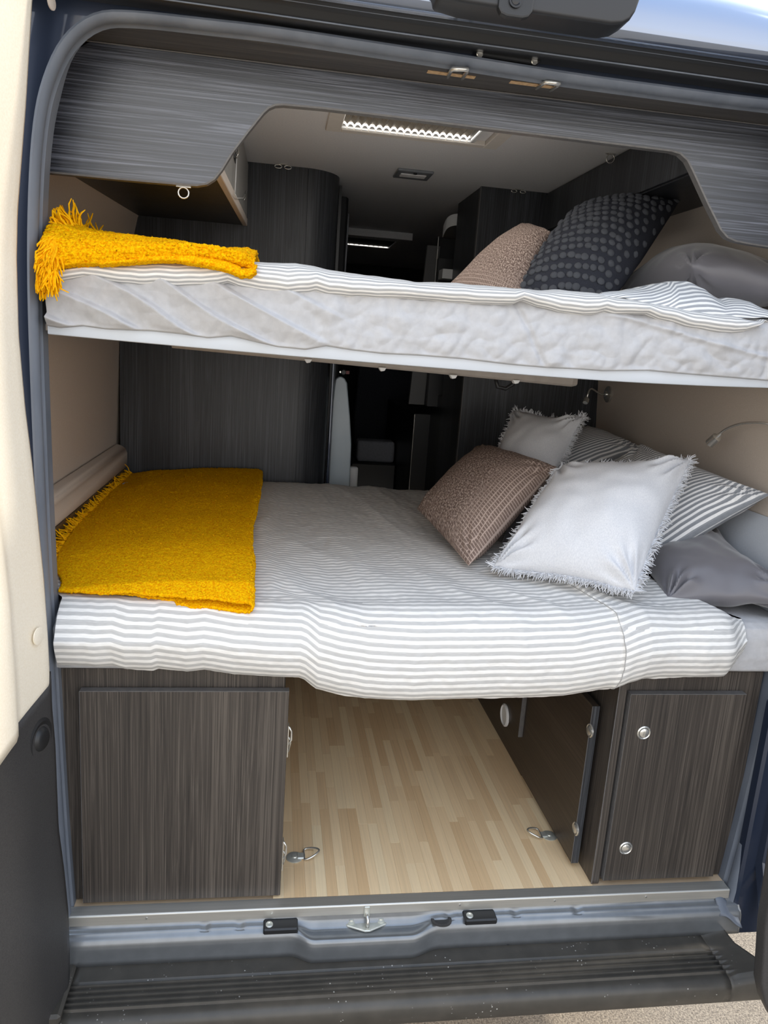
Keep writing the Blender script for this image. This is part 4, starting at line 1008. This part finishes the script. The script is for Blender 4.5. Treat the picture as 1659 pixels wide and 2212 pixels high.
def pillow(name, label, cat, c4, T, mat, n=40, pin=.08, wr=.004, seed=0, size=(.45, .35), q=.55, ear=0.0, group=None):
    c4 = [Vector(c) for c in c4]
    nn = (c4[1] - c4[0]).cross(c4[3] - c4[0]).normalized()
    nn2 = (c4[2] - c4[1]).cross(c4[3] - c4[1]).normalized(); nn = (nn + nn2).normalized()
    if nn.dot(CAM - c4[0]) < 0: nn = -nn
    def P(u, v, side):
        s = 2 * u - 1; t = 2 * v - 1
        s2 = s * (1 - pin * (1 - t * t)); t2 = t * (1 - pin * (1 - s * s)); a = (s2 + 1) / 2; b = (t2 + 1) / 2
        p = c4[0] * (1 - a) * (1 - b) + c4[1] * a * (1 - b) + c4[2] * a * b + c4[3] * (1 - a) * b
        h = max(0, (1 - abs(s) ** 2.3) * (1 - abs(t) ** 2.3)) ** q
        w = wr * (nz(p.x + seed, p.y, p.z, 9) + .5 * nz(p.x, p.y + seed, p.z, 24))
        # creases that run in from the corners
        for (cu, cv) in ((0, 0), (1, 0), (0, 1), (1, 1)):
            du, dv = abs(u - cu), abs(v - cv); r = math.hypot(du, dv)
            if r < .45: w += wr * 1.5 * math.sin(14 * math.atan2(dv, du + 1e-6) + seed) * math.exp(-((r - .12) / .12) ** 2)
        e = ear * (1 - h) * math.sin(9 * (u + v) + seed)
        return p + nn * (side * T / 2 * h + (w * min(1, h * 3)) + e)
    m = MB(); idx = {}
    for side in (1, -1):
        for i in range(n + 1):
            for j in range(n + 1):
                border = i in (0, n) or j in (0, n)
                if side == -1 and border: idx[(side, i, j)] = idx[(1, i, j)]; continue
                # cluster rows near the rim
                u = .5 - .5 * math.cos(math.pi * i / n); v = .5 - .5 * math.cos(math.pi * j / n)
                u = lerp(i / n, u, .6); v = lerp(j / n, v, .6)
                idx[(side, i, j)] = len(m.v); m.v.append(P(u, v, side)); m.uv[len(m.v) - 1] = (u * size[0], v * size[1])
    for side in (1, -1):
        for i in range(n):
            for j in range(n):
                f = (idx[(side, i, j)], idx[(side, i + 1, j)], idx[(side, i + 1, j + 1)], idx[(side, i, j + 1)])
                m.f.append(f if side == 1 else f[::-1])
    cen = (c4[0] + c4[1] + c4[2] + c4[3]) / 4
    root = thing(name, label, cat, tuple(cen), group)
    o = m.build('cover', mat, root, smooth=True)
    return root, P, nn
def fringe(parent, P, nn, mat, n=90, L=.014, sides='blrt', seed=1, name='fringe', w=.0011):
    r = random.Random(seed); m = MB()
    for sd in sides:
        for k in range(n):
            t = (k + r.random()) / n
            uv0 = {'b': (t, 0), 't': (t, 1), 'l': (0, t), 'r': (1, t)}[sd]
            uvi = {'b': (t, .04), 't': (t, .96), 'l': (.04, t), 'r': (.96, t)}[sd]
            a = P(*uv0, 1); i_ = (P(*uvi, 1) + P(*uvi, -1)) / 2
            d = (a - i_).normalized() + nn * r.uniform(-.7, .7) + Vector((r.uniform(-.5, .5), r.uniform(-.5, .5), r.uniform(-.5, .5)))
            d.normalize(); l = L * r.uniform(.6, 1.25)
            b = a + d * l * .55; c = b + (d + Vector((r.uniform(-.6, .6), r.uniform(-.6, .6), r.uniform(-.8, .2)))).normalized() * l * .5
            m.tube([a - d * .002, b, c], [w, w * .9, w * .3], 3, cap=False)
    return m.build(name, mat, parent, kind='stuff')

# ---- lower pillows, from the wall outwards
# grey satin pillow lying at the front right
c = [at(1440, 1292, z=.705), Vector((.840, -.005, .735)), Vector((.838, .40, .80)), at(1372, 1205, z=.745)]
pillow('pillow', 'dark grey satin pillow lying at the right end of lower bed', 'pillow', c, .135, M_satin, n=56, pin=.05, wr=.014, seed=4, q=.62)
# grey pillow standing behind, only a sliver shows
A = at(1075, 1190, y=.46); B = at(1260, 1200, y=.40)
pillow('pillow', 'dark grey pillow glimpsed between the brown and front white lower cushions', 'pillow', [A, B, at(1310, 1060, y=.56), at(1120, 1040, y=.62)], .09, M_satin, n=24, seed=5)
# striped pillows
c = [at(1150, 1075, y=.66), at(1392, 968, y=.80), at(1262, 922, y=1.12), at(1080, 985, y=.98)]
pillow('pillow', 'striped pillow at the back against the right cabinet panel, behind the rear white cushion', 'pillow', c, .13, M_strip2, n=40, pin=.05, wr=.004, seed=2, size=(.46, .34))
c = [at(1372, 1246, y=.27), at(1666, 1068, x=.838), at(1385, 958, y=.62), at(1160, 1110, y=.62)]
pillow('pillow', 'striped pillow with its corner pointing to the right wall, behind the front white cushion', 'pillow', c, .15, M_strip2, n=44, pin=.05, wr=.005, seed=8, size=(.52, .40))
# rear white frayed cushion
c = [at(1030, 1085, y=.72), at(1185, 1065, y=.58), at(1265, 903, y=.76), at(1108, 884, y=.98)]
r_, P_, n_ = pillow('cushion', 'white linen cushion with frayed edge at the back, behind the brown cushion', 'cushion', c, .12, M_linen, n=40, pin=.12, wr=.007, seed=3, size=(.4, .34), ear=.006)
fringe(r_, P_, n_, M_linen, 200, .018, 'trl', 11, w=.0016)
# brown chenille
B = at(1012, 1222, z=.735); A = ondist(900, 1098, B, .40); C_ = ondist(1203, 1008, B, .42); D_ = ondist(1042, 962, A, .42)
r_, P_, n_ = pillow('cushion', 'brown chenille cushion with ribbed squares along one side, on the lower bed', 'cushion', [B, C_, D_, A], .15, M_brown, n=46, pin=.015, wr=.004, seed=6, size=(.42, .36), q=.6)
# front white frayed cushion
B = at(1066, 1224, z=.742); C_ = at(1372, 1276, z=.742); D_ = ondist(1492, 996, C_, .40); E_ = ondist(1208, 1012, B, .36)
r_, P_, n_ = pillow('cushion', 'large white linen cushion with frayed edge, nearest on the lower bed', 'cushion', [B, C_, D_, E_], .19, M_linen, n=60, pin=.04, wr=.0085, seed=9, size=(.44, .40), ear=.003, q=.5)
fringe(r_, P_, n_, M_linen, 260, .019, 'brtl', 12, w=.0016)

# ---- upper pillows
c = [at(940, 655, y=.55), at(1105, 675, y=.30), at(1190, 500, y=.50), at(1143, 484, y=.74)]
M_taupe = bpy.data.materials.new('x') if False else M_brown
pillow('cushion', 'brown chenille cushion half hidden behind the duvet on the upper bunk', 'cushion', c, .11, M_brown, n=36, pin=.03, wr=.003, seed=14, size=(.40, .36), q=.5)
c = [at(1072, 690, y=.36), at(1300, 675, y=.26), at(1470, 432, y=.54), at(1240, 452, y=.66)]
r_, PT, nT = pillow('cushion', 'charcoal cushion covered in round grey tufts on the upper bunk', 'cushion', c, .19, M_tufb, n=44, pin=.0, wr=.002, seed=15, size=(.45, .45), q=.62)
tm_ = bmesh.new(); bmesh.ops.create_icosphere(tm_, subdivisions=2, radius=1.0)
for v in tm_.verts:
    v.co.z *= .6; k = 1 + .12 * noise.noise(v.co * 2.3 + Vector((3, 1, 5))) + .05 * noise.noise(v.co * 7)
    v.co *= k
    if v.co.z < 0: v.co.z *= .3
tme = bpy.data.meshes.new('tuft'); tm_.to_mesh(tme); tm_.free(); tme.materials.append(M_tuft)
for p in tme.polygons: p.use_smooth = True
tr = random.Random(5); NU, NT = 14, 18
for i in range(NU):
    for j in range(NT):
        u = (i + .5 + (.25 if j % 2 else -.25)) / NU; v = (j + .5) / NT
        u = .5 + (u - .5) * 1.0; u += tr.uniform(-.008, .008); v += tr.uniform(-.008, .008)
        u = min(.99, max(.01, u))
        p = PT(u, v, 1); du = PT(min(u + .01, 1), v, 1) - PT(max(u - .01, 0), v, 1); dv = PT(u, min(v + .01, 1), 1) - PT(u, max(v - .01, 0), 1)
        n3 = du.cross(dv).normalized()
        if n3.dot(nT) < 0: n3 = -n3
        xx = du.normalized(); yy = n3.cross(xx)
        R_ = Matrix((xx, yy, n3)).transposed(); s_ = tr.uniform(.0090, .0108)
        o = bpy.data.objects.new('tuft', tme); lk(o); o.parent = r_
        o.matrix_local = Matrix.Translation(p - WL[r_]) @ R_.to_4x4() @ Matrix.Rotation(tr.uniform(0, 6.28), 4, 'Z') @ Matrix.Diagonal((s_, s_ * tr.uniform(.9, 1.1), s_ * tr.uniform(.8, 1.1), 1))
c = [at(1330, 655, y=.52), at(1494, 574, y=.20), Vector((.822, .15, 1.425)), Vector((.80, .70, 1.555))]
pillow('pillow', 'grey satin pillow at the right end of the upper bunk', 'pillow', c, .17, M_satin, n=44, pin=.0, wr=.006, seed=21, q=.45)

# ================================================================== mustard throws
def fuzz(p, s=150, a=.0022):
    return Vector((nz(p[0], p[1], p[2], s), nz(p[1] + 9, p[2], p[0], s), nz(p[2], p[0] + 4, p[1], s))) * a
def strands(mb, a, d, L, r, w=.0016, drop=.5, seg=4, curl=.5, clamp=None):
    pts = [Vector(a)]; d = Vector(d).normalized()
    for k in range(seg):
        d = (d + Vector((r.uniform(-curl, curl), r.uniform(-curl, curl), r.uniform(-curl, curl) - drop * .3))).normalized()
        pts.append(pts[-1] + d * L / seg)
    if clamp is not None: pts = [Vector((max(p.x, clamp), p.y, p.z)) for p in pts]
    mb.tube(pts, [w] * seg + [w * .5], 4, cap=False)
lt = thing('throw', 'mustard yellow fringed throw folded across the left of the lower bed', 'throw', (-.62, .6, .73))
TXr = smooth_path([(-.012, -.398), (.05, -.394), (.2, -.402), (.45, -.412), (.7, -.405), (1.0, -.400), (1.26, -.402)], 4)
TXl = smooth_path([(-.012, -.778), (.05, -.784), (.12, -.82), (.2, -.835), (.45, -.862), (.8, -.862), (1.26, -.858)], 4)
def tyf(x): return interp([(-.86, .045), (-.80, .030), (-.70, .018), (-.6, .004), (-.5, -.008), (-.39, -.018)], x)
def throw_pt(u, v):
    """u: along the folded path (under layer left to right, round, top layer back), v: front to back"""
    y0 = 0.0; y = lerp(0, 1.245, v)
    xl = interp(TXl, y); x_r = interp(TXr, y)
    yb = lerp(0, 0, v)
    if u < .44: t = u / .44; x = lerp(xl, x_r - .010, t); lay = 0; h = .010
    elif u < .56:
        a = (u - .44) / .12 * math.pi; x = x_r - .010 + .011 * math.sin(a); h = .010 + .010 * (1 - math.cos(a)); lay = .5
    else: t = (u - .56) / .44; x = lerp(x_r - .010, xl, t); lay = 1; h = .030
    ys = tyf(x) + (.010 if lay == 0 and x < -.55 else 0) - .004 * lay
    yy = lerp(ys, 1.235, v)
    sq = 1 - .72 * sst(.08, .42, abs(x - x_r))              # layers press together away from the fold
    hh = lerp(.013, .007, sst(.2, .4, abs(x - x_r))) + (h - .008) * sq + .003 * lay - .014 * sst(.76, .87, -x)
    z = top_z(x, yy) + hh + .004 * nz(x, yy, 3, 6)
    if yy < .03: z = .700 + hh - (.03 - yy) * .55 + .0
    z += .004 * sst(.0, .03, .05 - yy) * nz(x, 0, 0, 18)
    p = Vector((x + .004 * nz(yy, 0, 1, 9), yy + .004 * nz(x, 2, 0, 30) * (1 - sst(0, .05, v)), z))
    return p + fuzz(p, 230, .003)
MB().grid(230, 260, throw_pt).build('cloth', M_yel, lt, smooth=True, solid=.005, off=0)
fr = MB(); r = random.Random(2)
for k in range(430):
    v = r.random(); y = lerp(.10, 1.235, v); xl = interp(TXl, y)
    a = Vector((xl + .004, y, top_z(xl, y) + .000 + r.uniform(0, .010)))
    strands(fr, a, (-1, r.uniform(-.5, .5), r.uniform(-.1, .7)), r.uniform(.022, .04), r, .0017, .5)
fr.build('fringe', M_yelf, lt, kind='stuff')
pf = MB()
for k in range(9000):                                         # loose loops of the boucle
    u = r.uniform(.56, 1); v = r.random() ** 1.1; p = throw_pt(u, v); d = Vector((r.uniform(-1, 1), r.uniform(-1, 1), r.uniform(.2, 1))).normalized()
    e = d.cross(Vector((r.uniform(-1, 1), r.uniform(-1, 1), .3))).normalized()
    n0 = len(pf.v); L_ = r.uniform(.003, .0055)
    pf.v += [p + e * .0011, p - e * .0011, p + d * L_]; pf.f.append((n0, n0 + 1, n0 + 2))
pf.build('pile', M_yelf, lt, kind='stuff')

ut = thing('throw', 'mustard yellow fringed throw folded over the left end of the upper bunk', 'throw', (-.6, .1, 1.4))
T1 = [(70, 488), (90, 487), (150, 483), (200, 499), (300, 512), (400, 528), (450, 540), (490, 546), (540, 541), (562, 544), (578, 556)]
T2 = [(70, 590), (90, 586), (120, 578), (160, 573), (230, 570), (300, 561), (330, 556), (390, 553), (440, 556), (490, 563), (525, 574), (548, 586), (560, 577)]
T3 = [(215, 575), (260, 572), (330, 566), (380, 566), (440, 576), (490, 586), (520, 599), (540, 600), (553, 590)]
W1 = [(q.x, q.z) for q in (at(a, b, y=.10) for a, b in T1)]
W2 = [(q.x, q.z) for q in (at(a, b, y=-.048) for a, b in T2)]
W3 = [(q.x, q.z) for q in (at(a, b, y=-.044) for a, b in T3)]
def up_pt(u, v):
    x = lerp(-.776, -.412, u); zb = interp(W2, x); zt = interp(W1, min(x - .0, W1[-1][0]))
    P = [(-.030, zb + .000), (-.046, zb + .004), (-.050, zb + .02), (-.040, lerp(zb, zt, .55)), (.0, lerp(zb, zt, .82)), (.05, zt - .010), (.10, zt), (.2, zt + .004), (.5, zt - .012), (.9, zt - .02), (1.15, zt - .02)]
    cuts = [0, .04, .12, .3, .45, .55, .62, .7, .84, .94, 1]
    i = 0
    while i < len(cuts) - 2 and v > cuts[i + 1]: i += 1
    t = (v - cuts[i]) / (cuts[i + 1] - cuts[i])
    y = lerp(P[i][0], P[i + 1][0], t); z = lerp(P[i][1], P[i + 1][1], t)
    e = sst(.93, 1.0, u)
    p = Vector((x, y + .02 * e * (1 - sst(.4, .7, v)), z + .0))
    p += fuzz(p, 260, .0028) + Vector((0, -.003, 0)) * nz(x, y, z, 25)
    return p
MB().grid(160, 150, up_pt).build('cloth', M_yel, ut, smooth=True, solid=.005, off=0)
def un_pt(u, v):
    x = lerp(W3[0][0], W3[-1][0], u); zb = interp(W3, x); zt = min(zb + .017, interp(W2, x) + .004) if u < .9 else zb + .014
    P = [(.06, zb + .004), (-.02, zb + .002), (-.040, zb), (-.050, zb + .004), (-.050, lerp(zb, zt, .6)), (-.042, zt), (-.02, zt + .001), (.06, zt + .002)]
    k = v * (len(P) - 1); i = min(int(k), len(P) - 2); t = k - i
    p = Vector((x, lerp(P[i][0], P[i + 1][0], t), lerp(P[i][1], P[i + 1][1], t)))
    return p + fuzz(p, 260, .0022)
MB().grid(110, 30, un_pt).build('under_layer', M_yel, ut, smooth=True, solid=.004, off=0)
fr = MB(); r = random.Random(6)
for k in range(520):
    v = r.uniform(.0, .78); p = up_pt(r.uniform(0, .06), v)
    a = p + Vector((.006, -.002, 0))
    front = v < .5
    strands(fr, a, (-.35 + r.uniform(-.6, .3), -.45 if front else -.1, -.9 if front else r.uniform(-.4, .7)), r.uniform(.035, .06) if front else r.uniform(.03, .05), r, .0018, .9 if front else .1, clamp=-.779 + r.uniform(0, .004))
for k in range(60):
    x = lerp(-.782, -.755, r.random()); zb = interp(W2, x)
    strands(fr, (x, -.050, zb + .01), (r.uniform(-.2, .2), -.1, -1), r.uniform(.035, .055), r, .0018, .9, clamp=-.779)
fr.build('fringe', M_yelf, ut, kind='stuff')
pf = MB()
for k in range(5200):
    u = r.random(); v = r.uniform(.02, .72); p = up_pt(u, v); d = Vector((r.uniform(-1, 1), r.uniform(-1, -.1), r.uniform(-.3, 1))).normalized()
    e = d.cross(Vector((r.uniform(-1, 1), r.uniform(-1, 1), .3))).normalized()
    n0 = len(pf.v); L_ = r.uniform(.003, .0055)
    pf.v += [p + e * .0011, p - e * .0011, p + d * L_]; pf.f.append((n0, n0 + 1, n0 + 2))
pf.build('pile', M_yelf, ut, kind='stuff')
